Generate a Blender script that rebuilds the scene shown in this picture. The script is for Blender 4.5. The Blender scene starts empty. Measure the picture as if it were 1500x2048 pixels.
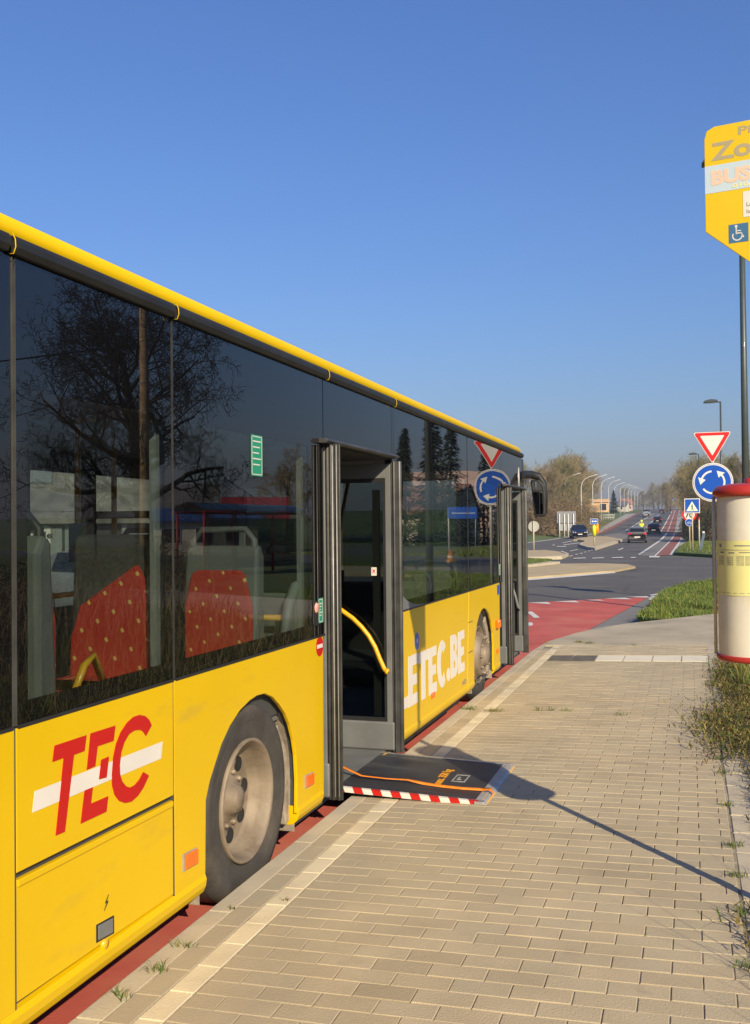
import bpy, math, random
import numpy as np
from mathutils import Vector, Matrix
random.seed(7)
SC = bpy.context.scene
COL = SC.collection
rad = math.radians
# ------------------------------------------------------------------ camera, sky, sun
CAM_AXES = [[0.953976, 0.2997162, -0.0099986], [0.014333, -0.0122667, 0.999822], [0.2995402, -0.9539496, -0.015998]]
cam_d = bpy.data.cameras.new('camera'); cam = bpy.data.objects.new('camera', cam_d); COL.objects.link(cam)
R_, U_, B_ = [Vector(a) for a in CAM_AXES]
cam.matrix_world = Matrix(((R_.x, U_.x, B_.x, 0), (R_.y, U_.y, B_.y, 0), (R_.z, U_.z, B_.z, 1.82), (0, 0, 0, 1)))
cam_d.sensor_fit = 'HORIZONTAL'; cam_d.sensor_width = 36; cam_d.lens = 48
cam_d.clip_start = .05; cam_d.clip_end = 5000
SC.camera = cam
SUN_EL, SUN_RT = rad(28), rad(142.3)
w = bpy.data.worlds.new("World"); SC.world = w; w.use_nodes = True
wn = w.node_tree.nodes; sky = wn.new('ShaderNodeTexSky'); sky.sky_type = 'NISHITA'; sky.sun_disc = False
sky.sun_elevation = SUN_EL; sky.sun_rotation = SUN_RT; sky.air_density = 1.8; sky.dust_density = 1.0; sky.ozone_density = 10
wt_ = wn.new('ShaderNodeMix'); wt_.data_type = 'RGBA'; wt_.blend_type = 'MULTIPLY'; wt_.inputs[0].default_value = 1; wt_.inputs[7].default_value = (.93, .90, 1.17, 1)
w.node_tree.links.new(sky.outputs[0], wt_.inputs[6]); w.node_tree.links.new(wt_.outputs[2], wn['Background'].inputs[0]); wn['Background'].inputs[1].default_value = .080
sl = bpy.data.lights.new('sun', 'SUN'); sl.energy = 4.3; sl.angle = rad(.53); sl.color = (1, .85, .585)
so = bpy.data.objects.new('sun', sl); COL.objects.link(so)
sd = Vector((math.sin(SUN_RT) * math.cos(SUN_EL), math.cos(SUN_RT) * math.cos(SUN_EL), math.sin(SUN_EL)))
so.rotation_euler = sd.to_track_quat('Z', 'Y').to_euler(); so.location = (20, -20, 30)
SC.view_settings.view_transform = 'Standard'; SC.view_settings.look = 'None'
SC.view_settings.exposure = 0.55; SC.view_settings.gamma = 1
SC.render.engine = 'CYCLES'
SC.cycles.max_bounces = 8; SC.cycles.transparent_max_bounces = 24; SC.cycles.caustics_reflective = False; SC.cycles.caustics_refractive = False
# ------------------------------------------------------------------ layout data projected from image pixels (world metres)
DATA = {
 'lawn_edge': [(-0.92,18.99),(-0.84,19.92),(-0.76,20.82),(-0.78,22.98),(-0.67,26.0),(-0.37,28.61),(0.13,30.27),(0.69,31.84)],
 'red': [(-2.13,15.72),(-1.71,17.46),(-1.25,22.86),(-0.98,26.12),(-2.27,25.07),(-3.67,23.68),(-3.92,23.37)],
 'teeth': [[(-3.67,23.68),(-3.23,23.89),(-3.07,23.27)],[(-3.13,24.09),(-2.65,24.44),(-2.48,23.89)],[(-2.55,24.65),(-2.1,24.86),(-1.96,24.56)],[(-2.02,25.36),(-1.54,25.68),(-1.36,25.08)],[(-1.54,25.93),(-1.06,26.32),(-0.94,25.78)]],
 'blocks': [[(-0.97,25.05),(-0.94,26.29),(-0.79,26.41),(-0.79,24.99)],[(-0.95,19.76),(-0.96,21.0),(-0.81,21.03),(-0.81,19.79)],[(-1.01,26.8),(-0.42,28.41),(-0.46,27.88),(-0.95,26.39)]],
 'redmarks': [[(-3.34,21.02),(-3.2,21.2),(-2.83,19.81),(-2.94,19.74),(-3.17,20.63),(-3.28,20.66)],[(-2.98,18.75),(-2.84,18.78),(-2.77,18.5),(-2.75,18.19),(-2.89,18.16)]],
 'shoulder': [(-2.13,15.72),(-1.71,17.46),(-1.25,22.86),(-0.98,26.12),(-0.41,28.54),(-0.64,26.08),(-0.72,21.15),(-0.89,18.88),(-1.45,16.95),(-1.83,16.19)],
 'isl1': [(-8.51,46.6),(-5.96,46.72),(-3.97,47.4),(-2.67,46.28),(-2.19,43.61),(-2.5,41.65),(-2.77,39.85),(-4.17,36.92),(-5.36,34.34),(-6.03,32.99)],
 'isl1line': [(-6.03,32.99),(-5.36,34.34),(-4.17,36.92),(-2.77,39.85),(-2.7,39.02),(-4.05,35.85),(-5.21,33.4),(-5.87,32.11)],
 'isl1rim': [(-8.62,47.21),(-6.63,42.57),(-6.29,44.15),(-5.88,46.13),(-5.76,47.02),(-6.26,47.31),(-7.09,45.49)],
 'patch': [(-9.35,51.23),(-7.98,51.26),(-6.65,50.22),(-6.2,48.25),(-6.58,44.68),(-6.83,43.85),(-7.9,43.26)],
 'isl2': [(-12.19,68.76),(-10.78,69.3),(-9.77,71.21),(-7.85,65.42),(-7.0,60.56),(-6.85,56.83),(-7.3,55.13),(-9.49,53.51)],
 'isl2rim': [(-7.99,66.6),(-6.91,60.56),(-6.65,55.13),(-8.27,53.12),(-8.59,55.13),(-7.41,55.97),(-7.01,57.72),(-7.06,60.56),(-8.01,65.42)],
 'isl3': [(-9.22,89.27),(-10.04,99.2),(-10.89,111.2),(-12.43,119.09),(-13.03,119.27),(-13.38,124.3),(-13.25,139.91),(-12.55,142.22),(-10.72,139.1),(-7.81,122.7),(-7.39,117.58),(-7.06,96.39),(-6.74,76.23),(-7.54,79.56)],
 'isl3rim': [(-9.25,89.27),(-10.18,100.55),(-9.83,97.87),(-9.03,89.23),(-7.68,81.01),(-7.08,80.06),(-7.37,98.55),(-7.57,121.17),(-7.2,116.01),(-6.83,94.34),(-6.63,74.95),(-7.47,78.17)],
 'median': [(-8.41,113.19),(-8.01,115.7),(-7.68,140.55),(-7.71,195.91),(-10.24,397.03),(-12.61,388.31),(-11.06,188.09),(-11.58,167.6),(-12.4,156.19),(-9.77,121.65)],
 'median_l': [(-11.07,186.87),(-10.8,184.99),(-12.07,373.59),(-12.3,373.78)],
 'median_r': [(-8.25,205.12),(-8.0,203.24),(-9.89,385.93),(-10.19,386.19)],
 'rows': [[(-6.15,56.39),(-5.59,57.4),(-5.47,55.96),(-6.02,54.99)],[(-5.15,56.66),(-4.6,57.53),(-4.51,56.09),(-5.06,55.4)],[(-4.14,57.38),(-3.58,58.26),(-3.51,56.65),(-4.07,56.09)],[(-3.14,57.66),(-2.9,58.24),(-2.85,56.78),(-3.08,56.22)],[(-2.21,60.0),(-1.63,59.98),(-1.61,57.21),(-2.16,57.22)]],
 'dashes': [[(-4.99,74.52),(-5.07,81.5),(-4.9,80.32),(-4.83,73.53)],[(-3.01,63.48),(-2.97,67.25),(-2.85,66.26),(-2.89,62.6)],[(-8.14,71.98),(-8.16,77.45),(-7.96,75.86),(-7.95,70.82)],[(-12.28,94.35),(-12.51,97.65),(-12.1,95.11),(-11.89,91.97)],[(-11.13,88.58),(-10.48,89.51),(-10.62,91.34),(-10.11,86.69),(-10.82,86.15)],[(-11.5,96.59),(-11.07,107.29),(-10.77,104.38),(-11.13,94.1)],[(-12.85,106.81),(-13.31,121.81),(-12.99,119.78),(-12.53,104.86)],[(-6.87,63.68),(-6.82,64.97),(-6.67,63.67),(-6.72,62.6)],[(-6.81,65.93),(-6.77,67.32),(-6.61,65.92),(-6.67,64.78)],[(-6.87,69.2),(-6.85,70.72),(-6.71,69.4),(-6.72,67.93)],[(-6.87,71.86),(-6.85,73.5),(-6.7,72.07),(-6.71,70.49)],[(-6.84,60.23),(-6.77,61.39),(-6.62,60.22),(-6.68,59.1)],[(-6.91,74.73),(-6.89,76.5),(-6.73,74.96),(-6.74,73.25)]],
 'edge_r': [(-3.03,63.29),(-2.83,61.61),(-3.23,164.9),(-3.59,165.01)],
 'edge_r2': [(-4.71,175.35),(-4.48,174.1),(-6.28,411.78),(-6.8,429.83)],
 'cyc_low': [(-1.9,61.39),(-1.1,62.26),(-1.0,132.76),(-1.09,164.21),(-2.11,164.54)],
 'cyc_up': [(-4.43,172.92),(-2.42,172.28),(-4.43,460.97),(-7.06,463.93)],
 'cyc_l': [(-1.97,60.34),(-1.87,60.33),(-2.04,164.51),(-2.24,164.58)],
 'cyc_r': [(-1.15,62.27),(-0.97,62.26),(-0.87,132.72),(-1.05,132.77)],
 'cyc_split': [(-3.52,172.63),(-3.38,172.59),(-5.63,456.34),(-5.82,456.55)],
 'grey_r': [(-2.81,61.61),(-1.97,60.34),(-2.18,164.56),(-3.2,164.89)],
 'walk_r': [(-0.97,62.26),(-0.88,76.98),(0.03,110.73),(-0.89,132.72)],
 'walk_far': [(-2.35,172.26),(-1.14,171.88),(-2.14,458.39),(-4.39,460.92)],
 'cycleft': [(-14.17,166.71),(-13.55,166.51),(-17.67,390.62),(-19.51,431.35),(-18.63,391.45),(-15.06,191.63)],
 'cycleft2': [(-15.44,159.09),(-14.17,166.71),(-18.15,381.42),(-21.99,375.38),(-18.09,242.82)],
 'vergeleft_walk': [(-18.34,103.52),(-17.46,113.0),(-16.98,148.88),(-15.97,164.55),(-14.64,172.3),(-13.93,163.92),(-14.64,150.84),(-16.23,143.3),(-16.5,106.83),(-17.51,98.81)],
 'asph_far': [(-0.99,61.34),(-1.09,164.16),(-2.06,453.8)],
 'asph_left': [(-17.66,398.64),(-21.96,379.01),(-15.73,162.35),(-16.25,143.31),(-16.5,106.83),(-17.04,96.18)],
 'tec_bar': [(2.794,0.971),(3.627,0.962),(3.612,0.896),(2.782,0.905)],
 'tec_T': [(2.902,1.097),(3.09,1.095),(3.077,1.042),(3.013,1.042),(2.958,0.792),(2.906,0.794),(2.953,1.045),(2.89,1.045)],
 'tec_E1': [(3.114,1.096),(3.277,1.093),(3.264,1.039),(3.159,1.041),(3.143,0.973),(3.09,0.972)],
 'tec_E2': [(3.076,0.903),(3.127,0.902),(3.115,0.846),(3.226,0.844),(3.214,0.791),(3.051,0.793)],
 'tec_E3': [(3.181,0.987),(3.232,0.988),(3.216,0.915),(3.165,0.92)],
 'tec_C': [(3.54,1.044),(3.52,1.07),(3.49,1.09),(3.448,1.102),(3.402,1.102),(3.356,1.088),(3.312,1.061),(3.279,1.023),(3.259,0.975),(3.25,0.918),(3.252,0.877),(3.268,0.838),(3.298,0.808),(3.342,0.788),(3.387,0.782),(3.433,0.792),(3.474,0.813),(3.517,0.85),(3.473,0.875),(3.445,0.853),(3.41,0.839),(3.376,0.838),(3.348,0.85),(3.321,0.875),(3.307,0.905),(3.305,0.941),(3.316,0.985),(3.339,1.019),(3.373,1.043),(3.413,1.049),(3.454,1.043),(3.477,1.029),(3.495,1.01)],
 'bolt': [(3.23,0.484),(3.207,0.459),(3.218,0.457),(3.199,0.434),(3.228,0.461),(3.216,0.464)],
 'lamps': [(-19.95,197.29,1.15,11.52),(-19.91,243.24,2.38,13.06),(-21.04,281.67,3.42,14.65),(-21.59,310.85,4.21,15.79),(-22.21,348.39,5.22,16.92),(-22.96,382.75,6.15,18.0),(-23.62,420.28,7.16,16.16),(-24.21,453.63,8.06,17.06),(-24.81,495.38,9.19,18.19),(-25.64,542.29,9.94,18.94),(-26.47,589.2,9.7,18.7),(-27.32,641.35,8.46,17.46),(-28.24,693.47,7.06,16.06),(-29.38,756.01,5.37,14.97)],
 'p_signpole': (0.54,24.62,0.21,0.0),
 'p_signtri': (0.54,24.57,3.64,0.0),
 'p_signcirc': (0.56,24.58,2.82,0.0),
 'p_yieldtop': (0.55,24.56,3.95,0.0),
 'p_bigmast': (0.99,20.22,2.42,0.0),
 'p_masttop': (0.91,20.09,8.65,0.0),
 'p_lamp2': (1.76,60.3,1.79,0.0),
 'p_lamp3': (0.84,105.09,1.8,0.0),
 'p_cross': (0.14,66.12,0.01,0.0),
 'p_crossc': (0.18,66.08,2.93,0.0),
 'p_speed': (0.06,69.19,2.37,0.0),
 'p_cycsign': (0.02,69.19,1.94,0.0),
 'p_postred': (0.68,73.61,0.89,0.0),
 'p_postredtop': (0.66,73.58,2.26,0.0),
 'p_grey': (0.83,67.36,1.16,0.0),
 'p_greyb': (0.7,67.33,0.65,0.0),
 'p_roundback': (-10.35,69.81,1.81,0.0),
 'p_bigc': (-16.38,141.6,2.67,0.18),
 'p_arrow': (-7.15,80.56,2.08,0.0),
 'p_bollardc': (-7.12,80.58,1.33,0.0),
 'p_hivis': (-4.78,108.57,1.7,0.0),
 'p_house': (-21.3,265.77,7.21,2.99),
 'p_conifer': (-19.99,287.13,8.29,3.57),
 'p_mainhouse': (-24.01,432.61,9.36,7.5),
 'c_greycar': (-5.38,115.47,0.02),
 'c_black': (-5.42,162.35,0.45),
 'c_c3': (-6.88,236.54,2.2),
 'c_c4': (-8.11,402.41,6.68),
 'c_c5': (-7.85,452.09,8.02),
 'c_blue': (-14.25,134.84,0.12),
 'c_van': (-15.06,384.48,6.2),
 'r_tree': (17.71,37.19,1.31),
 'r_upole': (9.39,23.02,1.5),
 'r_upoletop': (9.35,22.93,7.81),
 'r_shL': (13.08,32.34,1.64),
 'r_shR': (11.9,39.01,1.52),
 'r_stree': (31.42,83.14,4.43),
 'r_dark': (17.29,82.35,4.16),
 'r_pink': (18.44,97.7,4.54),
 'r_white': (16.87,77.24,4.03),
 'r_ylw': (21.01,54.98,3.58),
 'r_blue': (18.49,45.29,3.3),
 'r_lamp': (24.02,43.58,1.86),
 'r_green': (8.73,58.87,1.65),
 'r_rsign': (3.24,29.14,2.27),
 'weeds': [(-1.95,3.61,0.15),(-1.94,3.38,0.15),(-1.97,3.16,0.15),(-1.95,9.0,0.15),(-1.71,8.93,0.16),(-1.31,9.02,0.17),(-1.2,9.03,0.17),(-1.07,9.02,0.17),(-0.59,8.86,0.19),(-1.52,14.46,0.16),(-1.37,14.33,0.17),(-1.95,14.33,0.15),(-0.73,14.09,0.18),(-1.76,4.17,0.16),(-1.94,4.03,0.15)],
 'ramp': [(-1.183,5.894,0.171),(-1.202,6.874,0.171)],
}
YB = [-80, -10, 0, 20, 40, 60, 80, 95, 105, 112, 120, 130, 140, 150, 160, 170, 180, 190, 200, 210, 230, 260, 300, 350, 400, 450, 495, 510, 525, 540, 560, 580, 600, 650, 700, 900, 1500]
TB = [0.0, 0.0, 0.0, 0.0, 0.0, 0.0, 0.0, 0.0, 0.0, 0.007, 0.03, 0.084, 0.165, 0.273, 0.408, 0.57, 0.759, 0.975, 1.218, 1.485, 2.025, 2.835, 3.915, 5.265, 6.615, 7.965, 9.18, 9.534, 9.787, 9.939, 9.984, 9.849, 9.534, 8.235, 6.885, 1.485, -14.715]

BX = -2.053
HAZE = 0.0005
def T(Y):
    if Y <= YB[0]: return 0.
    for i in range(len(YB) - 1):
        if Y <= YB[i + 1]:
            t = (Y - YB[i]) / (YB[i + 1] - YB[i]); return TB[i] * (1 - t) + TB[i + 1] * t
    return TB[-1]
def PZ(X): return .15 + .025 * (X + 2.04)
# ------------------------------------------------------------------ materials
MATS = {}
def M(name, col, rough=.6, metal=0., var=.12, scale=6., bump=0., bscale=40., spec=.5, coat=0., emit=0., attr=False, detail=4., col2=None, thr=.5, tr=0.):
    if name in MATS: return MATS[name]
    m = bpy.data.materials.new(name); m.use_nodes = True; nt = m.node_tree; N = nt.nodes; Lk = nt.links
    p = N['Principled BSDF']; p.inputs['Roughness'].default_value = rough; p.inputs['Metallic'].default_value = metal
    p.inputs['Specular IOR Level'].default_value = spec; p.inputs['Coat Weight'].default_value = coat; p.inputs['Coat Roughness'].default_value = .05
    tc = N.new('ShaderNodeTexCoord'); nz = N.new('ShaderNodeTexNoise'); nz.inputs['Scale'].default_value = scale; nz.inputs['Detail'].default_value = detail
    Lk.new(tc.outputs['Object'], nz.inputs['Vector'])
    mx = N.new('ShaderNodeMix'); mx.data_type = 'RGBA'
    c = Vector(col[:3])
    a, b = (c * (1 - var), c * (1 + var)) if col2 is None else (c, Vector(col2))
    mx.inputs[6].default_value = (*a, 1); mx.inputs[7].default_value = (*[min(v, 1) for v in b], 1)
    rp = N.new('ShaderNodeValToRGB'); rp.color_ramp.elements[0].position = thr - .18; rp.color_ramp.elements[1].position = thr + .18
    Lk.new(nz.outputs['Fac'], rp.inputs[0]); Lk.new(rp.outputs[0], mx.inputs[0])
    out = mx.outputs[2]
    if attr:
        at = N.new('ShaderNodeAttribute'); at.attribute_name = 'tint'
        mm = N.new('ShaderNodeMix'); mm.data_type = 'RGBA'; mm.blend_type = 'MULTIPLY'; mm.inputs[0].default_value = 1
        Lk.new(out, mm.inputs[6]); Lk.new(at.outputs['Color'], mm.inputs[7]); out = mm.outputs[2]
    Lk.new(out, p.inputs['Base Color'])
    if bump:
        n2 = N.new('ShaderNodeTexNoise'); n2.inputs['Scale'].default_value = bscale; n2.inputs['Detail'].default_value = 5
        Lk.new(tc.outputs['Object'], n2.inputs['Vector'])
        bp = N.new('ShaderNodeBump'); bp.inputs['Strength'].default_value = bump; bp.inputs['Distance'].default_value = .01
        Lk.new(n2.outputs['Fac'], bp.inputs['Height']); Lk.new(bp.outputs[0], p.inputs['Normal'])
    if emit:
        p.inputs['Emission Color'].default_value = (*c, 1); p.inputs['Emission Strength'].default_value = emit
    if tr:
        p.inputs['Transmission Weight'].default_value = tr
    MATS[name] = m; return m
def mix_layer(m, col, scale, lo, hi, stretch=(1, 1, 1), rough=None):
    """adds a second, larger patchy colour (dirt, wear) on top of a material's base colour"""
    nt = m.node_tree; N = nt.nodes; L = nt.links; p = N['Principled BSDF']
    src = p.inputs['Base Color'].links[0].from_socket
    tc = N.new('ShaderNodeTexCoord'); mp = N.new('ShaderNodeMapping'); mp.inputs['Scale'].default_value = stretch
    nz = N.new('ShaderNodeTexNoise'); nz.inputs['Scale'].default_value = scale; nz.inputs['Detail'].default_value = 6; nz.inputs['Roughness'].default_value = .6
    rp = N.new('ShaderNodeValToRGB'); rp.color_ramp.elements[0].position = lo; rp.color_ramp.elements[1].position = hi
    mx = N.new('ShaderNodeMix'); mx.data_type = 'RGBA'; mx.inputs[7].default_value = (*col, 1)
    L.new(tc.outputs['Object'], mp.inputs[0]); L.new(mp.outputs[0], nz.inputs['Vector']); L.new(nz.outputs['Fac'], rp.inputs[0])
    L.new(rp.outputs[0], mx.inputs[0]); L.new(src, mx.inputs[6]); L.new(mx.outputs[2], p.inputs['Base Color'])
    return m
def glass_mat(name, tint, ior=1.5, wob=.02, black=None):
    m = bpy.data.materials.new(name); m.use_nodes = True; nt = m.node_tree; N = nt.nodes; L = nt.links
    N.remove(N['Principled BSDF']); o = N['Material Output']
    tc = N.new('ShaderNodeTexCoord'); mp = N.new('ShaderNodeMapping'); mp.inputs['Scale'].default_value = (1, 1., .45)
    nz = N.new('ShaderNodeTexNoise'); nz.inputs['Scale'].default_value = 1.3; nz.inputs['Detail'].default_value = 0
    L.new(tc.outputs['Object'], mp.inputs[0]); L.new(mp.outputs[0], nz.inputs['Vector'])
    bp = N.new('ShaderNodeBump'); bp.inputs['Strength'].default_value = 1.; bp.inputs['Distance'].default_value = wob
    L.new(nz.outputs['Fac'], bp.inputs['Height'])
    fr = N.new('ShaderNodeFresnel'); ge = N.new('ShaderNodeNewGeometry'); mi = N.new('ShaderNodeMix'); mi.inputs[2].default_value = ior; mi.inputs[3].default_value = 1 / ior
    L.new(ge.outputs['Backfacing'], mi.inputs[0]); L.new(mi.outputs[0], fr.inputs['IOR'])
    gl = N.new('ShaderNodeBsdfGlossy'); gl.inputs['Roughness'].default_value = .0; L.new(bp.outputs[0], gl.inputs['Normal'])
    if black is None:
        tr = N.new('ShaderNodeBsdfTransparent'); tr.inputs[0].default_value = (*tint, 1)
    else:
        tr = N.new('ShaderNodeBsdfDiffuse'); tr.inputs[0].default_value = (*black, 1)
    ms = N.new('ShaderNodeMixShader'); L.new(fr.outputs[0], ms.inputs[0]); L.new(tr.outputs[0], ms.inputs[1]); L.new(gl.outputs[0], ms.inputs[2])
    L.new(ms.outputs[0], o.inputs[0]); MATS[name] = m; return m

YEL = M('bus_yellow_paint', (.70, .455, .0005), .38, var=.03, scale=1.5, spec=.35, coat=.08, bump=.02, bscale=3)
mix_layer(YEL, (.50, .33, .04), 2.2, .60, .85, (1, .5, 2.))
mix_layer(YEL, (.38, .27, .09), 7., .70, .80, (1, .35, 2.5))
YELC = M('roof_yellow_paint', (.70, .455, .0005), .45, var=.04, scale=2, spec=.3)
YELM = M('yellow_metal', (.80, .42, .01), .35, var=.04, coat=.3)
RED = M('red_vinyl', (.50, .006, .002), .6, var=.03)
WHT = M('white_vinyl', (.72, .68, .62), .5, var=.03)
RUB = M('door_rubber', (.030, .030, .028), .55, var=.35, scale=12, bump=.3, bscale=30)
RUBL = M('door_metal', (.075, .075, .072), .45, metal=.3, var=.3, scale=8)
BLK = M('black_plastic', (.018, .018, .019), .5, var=.2)
GUT = M('gutter_rubber', (.016, .017, .018), .55, var=.25, scale=9, bump=.15, bscale=30)
GREY = M('grey_panel', (.15, .155, .155), .5, var=.12, scale=5)
GREYL = M('light_grey_panel', (.24, .26, .26), .5, var=.06)
SEAT = M('seat_shell_grey', (.16, .175, .175), .5, var=.06)
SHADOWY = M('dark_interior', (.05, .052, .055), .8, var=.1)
CEIL = M('interior_ceiling', (.33, .34, .35), .8, var=.05)
TYRE = M('tyre_rubber', (.055, .05, .044), .8, var=.25, scale=7, bump=.4, bscale=90)
mix_layer(TYRE, (.12, .10, .08), 3, .5, .75)
RIM = M('dusty_rim', (.24, .19, .135), .6, metal=.15, var=.2, scale=7, bump=.3, bscale=25)
mix_layer(RIM, (.15, .10, .065), 6, .52, .70)
mix_layer(RIM, (.40, .35, .28), 3, .55, .75)
LINER = M('muddy_liner', (.30, .25, .19), .95, var=.3, scale=9, bump=1., bscale=18)
ORG = M('orange_reflector', (.85, .17, .01), .25, var=.15, scale=60)
ALU = M('aluminium', (.55, .55, .54), .35, metal=.85, var=.15, scale=20)
STEEL = M('galvanised_steel', (.40, .39, .36), .5, metal=.3, var=.15, scale=15)
GLS = glass_mat('window_glass', (.72, .76, .75), 1.64, .0026)
GLB = glass_mat('black_border_glass', None, 1.98, .0026, black=(.004, .004, .005))
GLD = glass_mat('door_glass', (.45, .47, .46), 1.5, .0)
ASPH = M('asphalt', (.098, .092, .084), .9, var=.10, scale=.8, bump=.5, bscale=120)
mix_layer(ASPH, (.13, .124, .11), .35, .45, .7)
mix_layer(ASPH, (.062, .058, .055), .25, .58, .70, (3, .35, 1))
SHLD = M('worn_asphalt', (.19, .18, .165), .95, var=.1, scale=3, bump=.4, bscale=100)
REDA = M('red_lane_surface', (.50, .095, .072), .9, var=.12, scale=1.2, bump=.5, bscale=150)
mix_layer(REDA, (.54, .175, .12), .7, .5, .75)
REDP = M('red_cycle_path', (.27, .10, .075), .9, var=.15, scale=1)
PATH = M('concrete_path', (.36, .33, .28), .9, var=.1, scale=1)
SAND = M('beige_island_paving', (.44, .345, .20), .95, var=.12, scale=.8, bump=.4, bscale=30)
MARK = M('road_paint', (.62, .60, .55), .8, var=.12, scale=5)
PAVE = M('grey_paver', (.46, .375, .24), .92, var=.10, scale=3., bump=.35, bscale=140, attr=True)
mix_layer(PAVE, (.50, .42, .27), .6, .45, .75)
mix_layer(PAVE, (.24, .19, .135), 1.7, .66, .8)
mix_layer(PAVE, (.33, .29, .22), .45, .50, .72, (1, .35, 1))
mix_layer(PAVE, (.17, .12, .08), 5.5, .76, .82)
JOINT = M('joint_sand', (.38, .32, .22), 1., var=.3, scale=15, bump=.6, bscale=60)
mix_layer(JOINT, (.09, .075, .045), 1.1, .5, .7)
KERB = M('kerb_concrete', (.50, .43, .31), .9, var=.10, scale=4, bump=.35, bscale=90)
mix_layer(KERB, (.27, .235, .18), 2.5, .6, .8)
CREAM = M('cream_paver', (.66, .57, .39), .9, var=.10, scale=5, bump=.35, bscale=120, attr=True)
CREAM2 = M('cream_tactile_tile', (.72, .66, .50), .85, var=.05, scale=4)
DARKT = M('dark_ribbed_tile', (.13, .115, .095), .95, var=.25, scale=10, bump=.4, bscale=60)
SLAB = M('concrete_slab', (.44, .37, .255), .92, var=.12, scale=1.1, bump=.35, bscale=100)
mix_layer(SLAB, (.27, .24, .19), 1.3, .55, .75)
SOIL = M('soil', (.10, .075, .045), 1., var=.35, scale=6, bump=1, bscale=30)
FIELD = M('grass_field', (.065, .105, .022), 1., scale=.12, col2=(.12, .15, .04), bump=.8, bscale=3)
mix_layer(FIELD, (.16, .15, .06), .05, .55, .75)
LAWN = M('lawn_ground', (.05, .085, .015), 1., scale=1.5, col2=(.10, .12, .03), bump=1, bscale=25)
BLADE = M('grass_blade', (.095, .15, .022), .7, var=.3, scale=1.2, attr=True)
DRY = M('dry_stalk', (.34, .27, .14), .8, var=.25, scale=3)
BARK = M('bark', (.115, .10, .07), .95, var=.35, scale=3, bump=.8, bscale=20)
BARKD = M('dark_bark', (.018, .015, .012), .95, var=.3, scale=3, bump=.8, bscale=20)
TWIG = M('budding_twigs', (.27, .205, .11), .9, var=.35, scale=.35)
TWIG2 = M('olive_twigs', (.22, .19, .075), .9, var=.35, scale=.35)
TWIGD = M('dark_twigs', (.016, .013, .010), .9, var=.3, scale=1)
LEAFD = M('conifer_foliage', (.018, .038, .015), .9, var=.4, scale=1)
IVY = M('ivy_leaves', (.055, .085, .02), .7, var=.4, scale=1)
MAST = M('dark_green_mast', (.05, .065, .062), .45, var=.1, coat=.2)
LAMPW = M('white_mast', (.62, .62, .60), .5, var=.04)
SBLUE = M('sign_blue', (.008, .085, .46), .35, var=.03)
SRED = M('sign_red', (.75, .02, .015), .35, var=.03)
SWHT = M('sign_white', (.74, .72, .66), .45, var=.03)
SYEL = M('sign_yellow', (.72, .49, .001), .55, var=.02)
CYEL = M('cream_post', (.52, .45, .29), .6, var=.08)
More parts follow.
